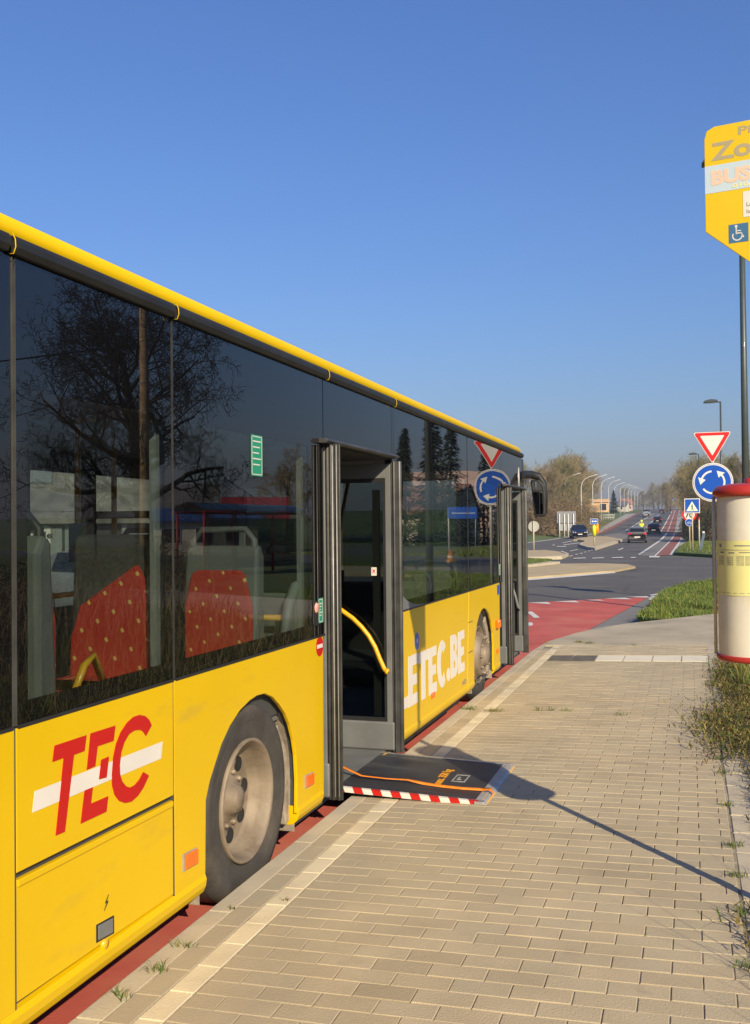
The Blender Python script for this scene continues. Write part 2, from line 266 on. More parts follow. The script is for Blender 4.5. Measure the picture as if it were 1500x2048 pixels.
# ------------------------------------------------------------------ objects
ORG_ = {}
def tag(o, label=None, cat=None, group=None, kind=None):
    if label: o['label'] = label
    if cat: o['category'] = cat
    if group: o['group'] = group
    if kind: o['kind'] = kind
    return o
def thing(name, loc, label, cat, group=None, rz=0.):
    o = bpy.data.objects.new(name, None); COL.objects.link(o); o.empty_display_size = .2
    o.location = loc; o.rotation_euler = (0, 0, rz)
    ORG_[o.name] = Vector(loc) if rz == 0 else None
    return tag(o, label, cat, group)
class MB:
    """mesh collector. Coordinates are world metres for things without rotation, local metres for rotated ones"""
    def __init__(s): s.v = []; s.f = []; s.m = []; s.k = 0; s.sm = []
    def add(s, vs, fs, smooth=False):
        b = len(s.v); s.v += [tuple(p) for p in vs]; s.f += [tuple(b + i for i in f) for f in fs]; s.m += [s.k] * len(fs); s.sm += [smooth] * len(fs); return s
    def mat(s, k): s.k = k; return s
    def box(s, x0, x1, y0, y1, z0, z1):
        return s.add([(x0, y0, z0), (x1, y0, z0), (x1, y1, z0), (x0, y1, z0), (x0, y0, z1), (x1, y0, z1), (x1, y1, z1), (x0, y1, z1)],
                     [(0, 3, 2, 1), (4, 5, 6, 7), (0, 1, 5, 4), (1, 2, 6, 5), (2, 3, 7, 6), (3, 0, 4, 7)])
    def prism(s, poly, ax, a, b):
        n = len(poly); ar = sum(poly[i][0] * poly[(i + 1) % n][1] - poly[(i + 1) % n][0] * poly[i][1] for i in range(n))
        if ar < 0: poly = poly[::-1]
        def P(u, v, w_): return (w_, u, v) if ax == 'x' else ((u, w_, v) if ax == 'y' else (u, v, w_))
        vs = [P(u, v, a) for u, v in poly] + [P(u, v, b) for u, v in poly]
        fl = (ax == 'y')
        lo, hi = tuple(range(n))[::-1], tuple(range(n, 2 * n))
        fs = [lo, hi] + [(i, (i + 1) % n, n + (i + 1) % n, n + i) for i in range(n)]
        if fl != (b < a): fs = [f[::-1] for f in fs]
        return s.add(vs, fs)
    def tube(s, pts, r, n=8, cap=True):
        pts = [Vector(p) for p in pts]; rs = r if isinstance(r, (list, tuple)) else [r] * len(pts)
        vs = []; fs = []; u = None
        for i, p in enumerate(pts):
            d = (pts[min(i + 1, len(pts) - 1)] - pts[max(i - 1, 0)])
            if d.length < 1e-9: d = Vector((0, 0, 1))
            d.normalize()
            if u is None: u = d.orthogonal().normalized()
            else: u = (u - d * u.dot(d)); u = u.normalized() if u.length > 1e-6 else d.orthogonal().normalized()
            w_ = d.cross(u)
            for k in range(n):
                t = 2 * math.pi * k / n; vs.append(p + (u * math.cos(t) + w_ * math.sin(t)) * rs[i])
        for i in range(len(pts) - 1):
            for k in range(n):
                fs.append((i * n + k, i * n + (k + 1) % n, (i + 1) * n + (k + 1) % n, (i + 1) * n + k))
        if cap: fs += [tuple(range(n))[::-1], tuple(range((len(pts) - 1) * n, len(pts) * n))]
        return s.add(vs, fs, True)
    def lathe(s, prof, c, ax='z', n=32, a0=0., a1=2 * math.pi, smooth=True):
        full = abs(a1 - a0 - 2 * math.pi) < 1e-6; m = n if full else n + 1; vs = []; fs = []
        for r, h in prof:
            for k in range(m):
                t = a0 + (a1 - a0) * k / n; u, v = r * math.cos(t), r * math.sin(t)
                p = (u, v, h) if ax == 'z' else ((h, u, v) if ax == 'x' else (v, h, u))
                vs.append((c[0] + p[0], c[1] + p[1], c[2] + p[2]))
        for i in range(len(prof) - 1):
            for k in range(n):
                k2 = (k + 1) % m; fs.append((i * m + k, i * m + k2, (i + 1) * m + k2, (i + 1) * m + k))
        return s.add(vs, fs, smooth)
    def build(s, name, mats, parent=None, bevel=0., label=None, cat=None, group=None, kind=None, seg=2):
        me = bpy.data.meshes.new(name); o = Vector((0, 0, 0))
        if parent is not None:
            r = parent
            while r.parent is not None: r = r.parent
            o = ORG_.get(r.name) or Vector((0, 0, 0))
        me.from_pydata([(x - o.x, y - o.y, z - o.z) for x, y, z in s.v], [], s.f)
        if not isinstance(mats, (list, tuple)): mats = [mats]
        for m in mats: me.materials.append(m)
        me.polygons.foreach_set('material_index', s.m); me.polygons.foreach_set('use_smooth', s.sm); me.update()
        ob = bpy.data.objects.new(name, me); COL.objects.link(ob)
        if parent is not None: ob.parent = parent
        if bevel:
            b = ob.modifiers.new('bevel', 'BEVEL'); b.width = bevel; b.segments = seg; b.limit_method = 'ANGLE'; b.angle_limit = rad(40)
        return tag(ob, label, cat, group, kind)
def rootify(o, loc):
    """a thing made of one mesh: move its origin to its base"""
    L = Vector(loc); o.data.transform(Matrix.Translation(-L)); o.location = L; return o
def copy_tree(o, parent=None):
    c = o.copy(); COL.objects.link(c)
    if parent is not None: c.parent = parent
    for ch in list(o.children): copy_tree(ch, c)
    return c
def attr_col(me, cols):
    a = me.attributes.new('tint', 'FLOAT_COLOR', 'FACE'); a.data.foreach_set('color', np.asarray(cols, dtype=np.float32).ravel())
def circle(cx, cy, r, n=32, a0=0., a1=2 * math.pi):
    return [(cx + r * math.cos(a0 + (a1 - a0) * k / n), cy + r * math.sin(a0 + (a1 - a0) * k / n)) for k in range(n)]
def ring(mb, ax, cx, cy, r0, r1, a, b, n=40, t0=0., t1=2 * math.pi):
    for k in range(n):
        p = t0 + (t1 - t0) * k / n; q = t0 + (t1 - t0) * (k + 1) / n
        mb.prism([(cx + r0 * math.cos(p), cy + r0 * math.sin(p)), (cx + r1 * math.cos(p), cy + r1 * math.sin(p)), (cx + r1 * math.cos(q), cy + r1 * math.sin(q)), (cx + r0 * math.cos(q), cy + r0 * math.sin(q))], ax, a, b)
def text_mb(mb, s, origin, ux, uz, size, width=None, bold=0., depth=.002, spacing=1.):
    """lettering as geometry: origin = lower left corner, ux, uz = unit vectors along and up"""
    cu = bpy.data.curves.new('lettering', 'FONT'); cu.body = s; cu.size = size; cu.offset = bold; cu.space_character = spacing; cu.fill_mode = 'BOTH'; cu.extrude = depth / 2; cu.resolution_u = 3
    ob = bpy.data.objects.new('lettering', cu); COL.objects.link(ob)
    dg = bpy.context.evaluated_depsgraph_get(); me = ob.evaluated_get(dg).to_mesh()
    vs = [v.co.copy() for v in me.vertices]; fs = [tuple(p.vertices) for p in me.polygons]
    ob.evaluated_get(dg).to_mesh_clear(); bpy.data.objects.remove(ob); bpy.data.curves.remove(cu)
    x0 = min(v.x for v in vs); x1 = max(v.x for v in vs); k = 1. if width is None else width / (x1 - x0)
    o = Vector(origin); X = Vector(ux); Z = Vector(uz); Nn = X.cross(Z)
    mb.add([o + X * ((v.x - x0) * k) + Z * v.y + Nn * v.z for v in vs], fs); return mb
# ------------------------------------------------------------------ ground, roads
def clip(poly, y0, y1):
    def half(p, c, sgn):
        out = []
        for i in range(len(p)):
            a, b = p[i], p[(i + 1) % len(p)]; ia, ib = sgn * (a[1] - c) >= 0, sgn * (b[1] - c) >= 0
            if ia: out.append(a)
            if ia != ib:
                t = (c - a[1]) / (b[1] - a[1]); out.append((a[0] + (b[0] - a[0]) * t, c))
        return out
    p = half(poly, y0, 1)
    return half(p, y1, -1) if p else []
def sheet(name, polys, dz, mat, kind='structure', bottom=None, label=None):
    mb = MB()
    for poly in polys:
        for i in range(len(YB) - 1):
            c = clip(poly, YB[i], YB[i + 1])
            if len(c) < 3: continue
            ar = sum(c[j][0] * c[(j + 1) % len(c)][1] - c[(j + 1) % len(c)][0] * c[j][1] for j in range(len(c)))
            if abs(ar) < 1e-5: continue
            if ar < 0: c = c[::-1]
            vs = [(x, y, T(y) + dz * (1 + max(y, 0) / 120)) for x, y in c]; n = len(c)
            if bottom is None: mb.add(vs, [tuple(range(n))])
            else:
                lo = [(x, y, T(y) + bottom) for x, y in c]
                mb.add(vs + lo, [tuple(range(n)), tuple(range(n, 2 * n))[::-1]] + [(j, n + j, n + (j + 1) % n, (j + 1) % n) for j in range(n) if not (abs(c[j][1] - c[(j + 1) % n][1]) < 1e-6 and c[j][1] in YB)])
    return mb.build(name, mat, kind=kind, label=label)
sheet('ground', [[(-900, -80), (900, -80), (900, 1500), (-900, 1500)]], 0., FIELD)
LE = DATA['lawn_edge']
aspl = DATA['asph_left']; aspf = DATA['asph_far']
asph = [(-15, -60), (-2.0, -60), (-2.0, 13.6), (-1.9, 15.5), (-1.2, 18.)] + LE + [(6, 38), (14, 46), (60, 70), (60, 82), (8, 60), (1.3, 57.2)] + aspf + [(-4.4, 600), (-22, 600)] + aspl + [(-26, 92), (-70, 120), (-70, 100), (-24, 70), (-16, 45)]
sheet('road', [asph], .006, ASPH)
sheet('worn_shoulder', [DATA['shoulder']], .011, SHLD)
sheet('bus_lane', [[(-6, -60), (-2.0, -60), (-2.0, 13.6)] + [tuple(p) for p in DATA['red'][:-1]] + [(-5.5, 21.3), (-7.5, 16)]], .015, REDA)
sheet('road_marking', DATA['teeth'] + DATA['blocks'] + DATA['redmarks'], .019, MARK)
sheet('island_line', [DATA['isl1line']], .015, MARK)
sheet('far_road_marking', DATA['rows'] + DATA['dashes'] + [DATA['edge_r'], DATA['edge_r2'], DATA['cyc_l'], DATA['cyc_r'], DATA['cyc_split'], DATA['median_l'], DATA['median_r']], .030, MARK)
sheet('cycle_path', [DATA['cyc_low'], DATA['cyc_up'], DATA['cycleft']], .024, REDP)
sheet('footpath', [DATA['walk_r'], DATA['walk_far'], DATA['cycleft2'], DATA['vergeleft_walk']], .020, PATH)
sheet('median_paving', [DATA['median'], DATA['grey_r']], .016, SHLD)
sheet('paved_island', [DATA['isl1'], [(-30, 40), (-8.5, 35), (-8.5, 46.6), (-30, 60)]], .06, SAND, bottom=-.02)
sheet('splitter_island', [DATA['isl2']], .10, SAND, bottom=-.02)
sheet('far_splitter_island', [DATA['isl3']], .10, SAND, bottom=-.02)
sheet('island_rim', [DATA['isl2rim'], DATA['isl3rim'], DATA['isl1rim']], .125, KERB, bottom=-.02)
sheet('island_grass', [DATA['patch'], [(-32, 46), (-9.2, 43), (-9.2, 51), (-32, 62)]], .14, LAWN, bottom=-.02)
# far meadow strip right of the cycle path
sheet('roadside_grass', [[(1.3, 57.6), (60, 83), (60, 600), (-1.4, 600), (-.9, 172), (0.12, 111), (-.80, 77.5), (-.87, 62.4)]], .12, LAWN, bottom=-.02)
# left bank rising behind the far carriageway
mb = MB(); prof = []
for yb, e, h in ((118, -18.6, .2), (150, -18.4, .9), (190, -17.9, 2.4), (240, -20.2, 3.0), (300, -22.6, 2.6), (380, -25.2, 1.2), (470, -27., .7), (560, -28., .3)):
    prof.append([(e, yb, T(yb) - .05), (e - 2.5, yb, T(yb) + h * .35), (e - 7, yb, T(yb) + h), (e - 25, yb, T(yb) + h * 1.25), (e - 90, yb, T(yb) + h * 1.3), (e - 90, yb, T(yb) - .6)])
n = len(prof[0])
mb.add([p for r in prof for p in r], [(i * n + j, (i + 1) * n + j, (i + 1) * n + j + 1, i * n + j + 1) for i in range(len(prof) - 1) for j in range(n - 1)] + [tuple(range(n))[::-1], tuple((len(prof) - 1) * n + j for j in range(n))], True)
mb.build('grassy_bank', FIELD, kind='structure')
# ------------------------------------------------------------------ pavement
def slab_poly(poly, z_off, thick):
    mb = MB(); n = len(poly)
    ar = sum(poly[j][0] * poly[(j + 1) % n][1] - poly[(j + 1) % n][0] * poly[j][1] for j in range(n))
    if ar < 0: poly = poly[::-1]
    return mb.add([(x, y, PZ(x) + z_off) for x, y in poly] + [(x, y, PZ(x) + z_off - thick) for x, y in poly],
                  [tuple(range(n)), tuple(range(n, 2 * n))[::-1]] + [(j, n + j, n + (j + 1) % n, (j + 1) % n) for j in range(n)])
def joint_cut(y0, y1, jx):  # a slab split at given Y by thin gaps
    pass
slab_poly([(-1.94, -12), (.47, -12), (.47, 14.0), (-1.94, 14.0)], -.0048, .17).build('pavement_bed', JOINT, kind='structure')
FARP = [(-2.035, 13.56), (-1.98, 14.6), (-1.72, 15.7), (-1.45, 16.55), (-.956, 17.4), (-.3, 18.2), (.42, 19.1), (9, 21.5), (30, 26), (30, 24), (9, 19.2), (.47, 15.2), (.47, 14.15), (-1.94, 14.15), (-1.94, 13.56)]
slab_poly(FARP, 0., .17).build('pavement', SLAB, kind='structure')
def paver_field(name, cells, mat, ch=.0022, tilt=.0007, tints=None):
    V = []; F = []; Cc = []
    for x0, x1, y0, y1 in cells:
        b = len(V); dz = random.uniform(-.0012, .0012); tx = random.uniform(-tilt, tilt); ty = random.uniform(-tilt, tilt)
        def z(x, y, o): return PZ(x) + dz + o + tx * (1 if x > (x0 + x1) / 2 else -1) + ty * (1 if y > (y0 + y1) / 2 else -1)
        V += [(x, y, z(x, y, -.012)) for x, y in ((x0, y0), (x1, y0), (x1, y1), (x0, y1))]
        V += [(x, y, z(x, y, -ch)) for x, y in ((x0, y0), (x1, y0), (x1, y1), (x0, y1))]
        V += [(x, y, z(x, y, 0)) for x, y in ((x0 + ch, y0 + ch), (x1 - ch, y0 + ch), (x1 - ch, y1 - ch), (x0 + ch, y1 - ch))]
        f = [(b + 8, b + 9, b + 10, b + 11)]
        for k in range(4):
            k2 = (k + 1) % 4; f += [(b + k, b + k2, b + 4 + k2, b + 4 + k), (b + 4 + k, b + 4 + k2, b + 8 + k2, b + 8 + k)]
        F += f; g = random.gauss(1, .042) * (.90 if random.random() < .04 else 1); h = random.gauss(0, .010); Cc += [(g * (1 + h), g, g * (1 - h), 1)] * len(f)
    me = bpy.data.meshes.new(name); me.from_pydata(V, [], F); me.materials.append(mat); attr_col(me, Cc); me.update()
    o = bpy.data.objects.new(name, me); COL.objects.link(o); o['kind'] = 'structure'; return o
cells = []; P_ = .2155; RH = .1078; y = -3.; r = 0
while y < 12.40:
    off = -.0836 if r % 2 else -.0836 + P_ / 2
    xs = [-1.715]; x = off - 9 * P_
    while x < .18:
        if x > -1.715 + .05: xs.append(x)
        x += P_
    if .183 - xs[-1] < .04: xs.pop()
    xs.append(.183)
    for a, b in zip(xs[:-1], xs[1:]): cells.append((a + .0021, b - .0021, y + .0020, y + RH - .0020))
    y += RH; r += 1
y = 13.03
while y < 14.05:
    off = -.0836 if r % 2 else -.0836 + P_ / 2
    x = off - 8 * P_
    while x < .1: cells.append((x + .002, x + P_ - .002, y + .002, y + RH - .002)); x += P_
    y += RH; r += 1
paver_field('paving_blocks', cells, PAVE)
cells = []; y = -3.
while y < 13.9: cells.append((-1.818, -1.722, y + .003, y + P_ - .003)); y += P_
paver_field('cream_paver_strip', cells, CREAM)
cells = []; y = -3.05
while y < 13.4: cells.append((-1.928, -1.824, y + .003, y + P_ - .003)); y += P_
paver_field('edge_paver_row', cells, PAVE)
mb = MB(); y = -3.0
while y < 13.5:
    y2 = min(y + .995, 13.56)
    mb.prism([(-2.045, -.02), (-2.045, .135), (-2.035, .150), (-1.934, .1525), (-1.934, -.02)], 'y', y, y2 - .006); y += .999
mb.build('kerb', KERB, kind='structure', bevel=.003)
cells = []; y = -3.
while y < 14.0: cells.append((.196, .455, y + .004, y + .326)); y += .33
paver_field('edging_slabs', cells, KERB, ch=.005, tilt=.002)
mb = MB()
for a, b in ((-1.70, -1.43), (-1.415, -1.135)):
    slab = [(a, 12.47), (b, 12.47), (b, 12.99), (a, 12.99)]
    t = slab_poly(slab, .001, .02); mb.add(t.v, t.f)
    x = a + .02
    while x < b - .02:
        mb.box(x, x + .012, 12.48, 12.98, PZ(x), PZ(x) + .005); x += .032
mb.build('ribbed_tactile_tiles', DARKT, kind='structure')
mb = MB()
for a, b in ((-1.12, -.80), (-.785, -.46), (-.445, -.12), (-.105, .19)):
    t = slab_poly([(a, 12.47), (b, 12.47), (b, 12.99), (a, 12.99)], .001, .02); mb.add(t.v, t.f)
mb.build('cream_tactile_tiles', CREAM2, kind='structure')
# verge ground
VG = [(.46, -12), (.46, 15.25), (9, 19.25), (30, 24.05), (60, 30), (60, -12)]
sheet('verge_ground', [VG], .175, SOIL, bottom=-.02)
LAWNP = LE + [(5, 37), (14, 45.3), (60, 69), (60, 34), (30, 26.2), (9, 21.6), (.42, 19.15), (-.3, 18.3)]
sheet('lawn', [LAWNP], .12, LAWN, bottom=-.02)
# ------------------------------------------------------------------ grass
def blades(name, pos, zf, hmin, hmax, wid, cols, lean=.5, seed=1, mat=BLADE, kind='stuff', label=None, cat=None, wind=0.):
    rng = np.random.default_rng(seed); n = len(pos); pos = np.asarray(pos)
    h = rng.uniform(hmin, hmax, n) * (zf if isinstance(zf, np.ndarray) else 1.)
    a = rng.uniform(0, 2 * np.pi, n); b = rng.uniform(0, 2 * np.pi, n); ln = rng.uniform(.1, 1, n) * lean
    dx, dy = np.cos(a) * wid, np.sin(a) * wid; lx, ly = np.cos(b) * ln * h, np.sin(b) * ln * h
    x, y, z = pos[:, 0], pos[:, 1], pos[:, 2]
    V = np.empty((n, 5, 3), np.float32)
    V[:, 0] = np.stack([x - dx, y - dy, z], 1); V[:, 1] = np.stack([x + dx, y + dy, z], 1)
    V[:, 2] = np.stack([x + dx * .7 + lx * .35, y + dy * .7 + ly * .35, z + h * .62], 1); V[:, 3] = np.stack([x - dx * .7 + lx * .35, y - dy * .7 + ly * .35, z + h * .62], 1)
    V[:, 4] = np.stack([x + lx, y + ly, z + h * np.sqrt(np.maximum(.2, 1 - ln * ln * .6))], 1)
    me = bpy.data.meshes.new(name); me.vertices.add(n * 5); me.vertices.foreach_set('co', V.ravel())
    me.loops.add(n * 7); me.polygons.add(n * 2)
    base = np.arange(n)[:, None] * 5
    me.loops.foreach_set('vertex_index', (base + np.array([0, 1, 2, 3, 3, 2, 4])).ravel().astype(np.int32))
    st = (np.arange(n)[:, None] * 7 + np.array([0, 4])).ravel().astype(np.int32)
    me.polygons.foreach_set('loop_start', st); me.polygons.foreach_set('loop_total', np.tile([4, 3], n).astype(np.int32))
    me.materials.append(mat); me.update(calc_edges=True)
    c = np.array(cols)[rng.integers(0, len(cols), n)] * rng.uniform(.75, 1.25, (n, 1)); c = np.concatenate([c, np.ones((n, 1))], 1)
    attr_col(me, np.repeat(c, 2, 0))
    o = bpy.data.objects.new(name, me); COL.objects.link(o); return tag(o, label, cat, None, kind)
GREENS = [(1, 1, 1), (.8, .95, .7), (1.3, 1.15, .9), (2.2, 1.35, 1.6), (.6, .75, .5)]
DRIES = [(2.8, 1.45, 2.6), (2.2, 1.15, 2.2), (1.6, .9, 1.5), (3.2, 1.7, 3.2), (.9, .95, .6)]
rng = np.random.default_rng(3)
def inpoly(p, poly):
    x, y = p[:, 0], p[:, 1]; ins = np.zeros(len(p), bool); n = len(poly)
    for i in range(n):
        (x0, y0), (x1, y1) = poly[i], poly[(i + 1) % n]
        c = ((y0 > y) != (y1 > y)) & (x < (x1 - x0) * (y - y0) / ((y1 - y0) or 1e-9) + x0); ins ^= c
    return ins
def scatter(n, x0, x1, y0, y1, z, poly=None, sx=1.):
    p = np.stack([x0 + (x1 - x0) * rng.uniform(0, 1, n) ** sx, rng.uniform(y0, y1, n), np.full(n, z)], 1)
    return p[inpoly(p, poly)] if poly else p
def wave(p, k=1.): return .5 + .5 * np.sin(p[:, 0] * 2.1 * k + np.sin(p[:, 1] * 1.3 * k) * 2) * np.cos(p[:, 1] * 1.7 * k + p[:, 0])
p = scatter(60000, .42, 4., -2, 16, .17, VG, 1.25)
e = .50 + .05 * np.sin(p[:, 1] * 2.7) + .06 * np.sin(p[:, 1] * .9 + 1) + .30 * np.exp(-((p[:, 1] - 8.3) / .8) ** 2); p = p[p[:, 0] > e]
blades('verge_grass', p, p_h := .45 + .9 * wave(p), .08, .30, .0045, GREENS[:4] + DRIES + DRIES + [(.5, .35, .5)], 1.3, 2, label='tall green and dry grass on the verge right of the pavement', cat='grass')
p = scatter(60000, 3.5, 26, -3, 30, .17, VG)
blades('rough_meadow_grass', p, .5 + 1. * wave(p, .4), .12, .42, .010, GREENS + DRIES, 1.0, 5, label='rough mixed grass filling the field beyond the verge', cat='grass')
p = scatter(2600, .55, 4.5, -1, 15, .17, VG)
blades('dry_stalks', p, 1., .35, .85, .0022, [(1, 1, 1), (1.2, 1.1, 1), (.7, .7, .7)], .8, 9, mat=DRY, label='thin straw coloured stalks standing in the verge grass', cat='dry grass')
p = scatter(60000, 4., 14, -1, 30, .17, VG)[:9000]
blades('dry_meadow_stalks', p, 1., .5, 1.2, .006, [(1, 1, 1)], .7, 11, mat=DRY, label='straw coloured stalks standing in the rough field', cat='dry grass')
p = scatter(150000, -1, 6, 18, 42, .11, [(a - .03, b) for a, b in LE] + LAWNP[len(LE):])
blades('lawn_grass', p, .6 + .7 * wave(p, .8), .05, .17, .007, GREENS[:4], .9, 13, label='short green grass on the lawn beyond the pavement', cat='grass')
p = scatter(60000, -1.2, 12, 57, 130, .10, [(1.3, 57.6), (12, 62), (12, 130), (-.2, 130), (0.2, 111), (-.75, 77.5), (-.85, 62.4)])
p[:, 2] += [T(v) for v in p[:, 1]]
blades('roadside_grass_blades', p, .6 + .6 * wave(p, .3), .1, .26, .02, GREENS[:4], .8, 17, label='green grass under the roadside crossing sign', cat='grass')
p = scatter(9000, -12, -6.1, 43, 51.5, .13, DATA['patch'])
blades('island_grass_blades', p, 1., .05, .15, .015, GREENS, .8, 19, label='tufty grass patch in the middle of the paved island', cat='grass')
# creeping weeds spilling over the edging
def tuft(i, x, y, r, n, h, lab, dry=.3):
    rs = np.random.default_rng(100 + i)
    q = np.stack([x + rs.normal(0, r, n), y + rs.normal(0, r * .6, n), np.full(n, PZ(x) - .004)], 1)
    cols = DRIES if rs.uniform() < dry else GREENS
    o = blades('grass_tuft', q, 1., h * .4, h, .0022, cols + [(1.6, 1.1, 1.4)], 1.8, 200 + i, kind=None, label=lab, cat='weed')
    o['group'] = 'weeds growing in the pavement joints'; return rootify(o, (x, y, PZ(x)))
WL = ['small weed tuft on the kerb, middle of the three near the rear of the bus', 'small weed tuft on the kerb, second from the bottom edge', 'small spiky weed tuft on the kerb, nearest to the camera',
      'green weed tuft on the kerb side of the cream strip beyond the ramp', 'flat weed tuft on the cream strip beyond the ramp', 'left one of three weed tufts in the paving joint beyond the ramp', 'middle one of three weed tufts in the paving joint beyond the ramp',
      'right one of three weed tufts in the paving joint beyond the ramp', 'lone weed tuft in the middle of the pavement', 'dry weed clump by the dark tactile tiles', 'dry weed clump right of the one above the dark tiles', 'dry weed sprig at the kerb corner beside the front door', 'dry weed sprig on the far slab pavement', 'tiny weed by the kerb next to the rear wheel', 'tiny weed at the cream strip edge near the rear wheel']
for i, (q, lab) in enumerate(zip(DATA['weeds'], WL)):
    big = i in (3, 4, 9, 10)
    tuft(i, q[0], q[1], .042 if big else (.02 if i < 13 else .008), 70 if big else (20 if i < 13 else 9), .06 if i < 13 else .035, lab, .6 if i > 8 else .2)
EL = [(.187, 4.9), (.19, 5.35), (.185, 6.1), (.19, 6.9), (.186, 7.3), (.19, 8.4), (.2, 4.45), (.19, 3.9), (.19, 10.6)]
EN = ['first', 'second', 'third', 'fourth', 'fifth', 'sixth', 'seventh', 'eighth', 'ninth']
order = sorted(range(len(EL)), key=lambda k: EL[k][1])
for rank, k in enumerate(order):
    tuft(40 + k, EL[k][0], EL[k][1], .024, 34, .05, '%s weed tuft along the edging slab joint counted from the camera' % EN[rank], .35)
def mat_patch(i, x, y, rx, ry, n, lab):
    rs = np.random.default_rng(500 + i)
    q = np.stack([x + rs.normal(0, rx, n), y + rs.normal(0, ry, n), np.full(n, PZ(x) - .002)], 1)
    q[:, 2] += rs.uniform(0, .02, n)
    o = blades('weed_mat', q, 1., .02, .07, .005, [(3., 1.5, 2.6), (2.2, 1.0, 1.6), (1.5, .7, 1.1), (.8, .45, .6), (.7, .8, .5)], 2.6, 600 + i, kind=None, label=lab, cat='weed'); o['group'] = 'dry weeds creeping over the pavement edge'; return rootify(o, (x, y, PZ(x)))
mat_patch(0, .50, 8.35, .20, .55, 9000, 'brown creeping weed mat over the edging below the timetable tube')
mat_patch(1, .42, 10.9, .10, .8, 4200, 'dry creeping weeds at the end of the cream tactile tiles')
mat_patch(2, .47, 6.1, .06, .6, 2200, 'thin dry weed mat right of the edging slabs')
mat_patch(3, .40, 4.15, .09, .16, 1300, 'tangled dry weed clump at the right edge near the shadow')
# ------------------------------------------------------------------ the bus
BL = 13.10; B0 = 1.15; XL = -4.60
bus = thing('bus', (-3.32, 7.1, 0), 'yellow city bus standing at the kerb with both doors open and a ramp folded out', 'bus')
def bb(): return MB()
ARR = [(4.0, .30), (4.005, .627), (4.045, .70), (4.095, .76), (4.165, .84), (4.252, .905), (4.36, .957), (4.475, .986), (4.56, .996), (4.656, .991), (4.76, .955), (4.848, .9), (4.925, .84), (4.985, .771), (5.035, .68), (5.064, .593), (5.079, .45), (5.071, .275)]
ARF = [(9.775, .26), (9.78, .60), (9.83, .72), (9.93, .84), (10.05, .92), (10.18, .965), (10.30, .975), (10.44, .95), (10.57, .89), (10.69, .79), (10.77, .67), (10.80, .53), (10.79, .26)]
def panel(name, poly, mat=YEL, x0=-2.073, x1=BX, **k):
    return MB().prism(poly, 'x', x0, x1).build(name, mat, bus, bevel=.003, **k)
panel('side_panel', [(B0, .30), (2.6945, .305), (2.6945, 1.192), (B0, 1.192)])
tp = panel('side_panel', [(2.7015, .735), (3.7165, .722), (3.7165, 1.192), (2.7015, 1.192)], label='side panel with the red letters TEC over a white bar')
def decal(name, polys, mat, x, parent, th=.0012, **k):
    mb = MB()
    for p in polys: mb.prism([tuple(q) for q in p], 'x', BX, x)
    return mb.build(name, mat, parent, **k)
decal('logo_bar', [DATA['tec_bar']], WHT, BX + .0012, tp)
decal('logo_letter', [DATA['tec_T']], RED, BX + .0022, tp); decal('logo_letter', [DATA['tec_E1'], DATA['tec_E2'], DATA['tec_E3']], RED, BX + .0022, tp); decal('logo_letter', [DATA['tec_C']], RED, BX + .0022, tp)
lp = panel('side_panel', [(2.7015, .325), (3.7165, .312), (3.7165, .700), (2.7015, .712)], x1=BX - .004, label='lower flap panel with a grey recessed handle and a black lightning mark')
MB().prism([(2.708, .688), (3.710, .676), (3.712, .700), (2.706, .712)], 'x', BX - .012, BX + .003).build('flap_hinge_edge', YEL, lp, bevel=.004)
decal('lightning_mark', [DATA['bolt']], BLK, BX - .0028, lp)
mb = bb(); mb.prism([(3.150, .336), (3.268, .326), (3.268, .394), (3.150, .402)], 'x', -2.06, BX - .002).build('flap_handle', BLK, lp, bevel=.004)
MB().prism([(3.160, .342), (3.258, .333), (3.258, .388), (3.160, .396)], 'x', -2.06, BX + .0005).build('handle_insert', GREY, lp, bevel=.004)
MB().lathe([(0, .004), (.018, .004), (.020, -.01)], (BX, 3.205, .300 + .012), 'x', 16).build('flap_lock', YELM, lp)
panel('side_panel', [(3.7225, .305), (3.995, .30)] + ARR[1:] + [(5.49, .288), (5.50, 1.192), (3.7225, 1.192)])
panel('side_panel', [(7.10, .30), (9.432, .30), (9.552, 1.192), (7.10, 1.192)])
panel('side_panel', [(9.448, .30), (9.770, .27)] + ARF[1:] + [(11.19, .255), (11.20, 1.192), (9.568, 1.192)])
panel('side_panel', [(12.86, .26), (13.02, .26), (13.04, 1.2), (12.88, 1.2)])
# dark carcass behind the panels, shows in the seams
big = lambda A, c: [(c + (y - c) * 1.03, z + (.012 if z > .5 else 0)) for y, z in A]
car = MB()
car.prism([(B0 + .02, .26)] + [(4.0, .26)] + big(ARR[1:], 4.54) + [(5.49, .27), (5.49, 1.215), (B0 + .02, 1.215)], 'x', -2.10, -2.0735)
car.prism([(7.11, .26), (9.77, .26)] + big(ARF[1:], 10.29) + [(11.19, .27), (11.19, 1.215), (7.11, 1.215)], 'x', -2.10, -2.0735)
car.box(-4.57, -2.12, B0 + .05, 3.95, .24, .30); car.box(-4.57, -2.95, 3.95, 5.1, .24, .30); car.box(-4.57, -2.12, 5.1, 9.7, .17, .198); car.box(-4.57, -2.95, 9.7, 10.9, .2, .3); car.box(-4.57, -2.12, 10.9, 12.95, .17, .2)
car.build('chassis', SHADOWY, bus)
for y0, y1, z0, z1 in ((2.6955, 2.7005, .30, 1.195), (3.7175, 3.7215, .30, 1.195), (9.438, 9.443, .30, .60)):
    MB().box(-2.0735, BX - .0015, y0 - .001, y1 + .001, z0, z1).build('panel_seam', SHADOWY, bus)
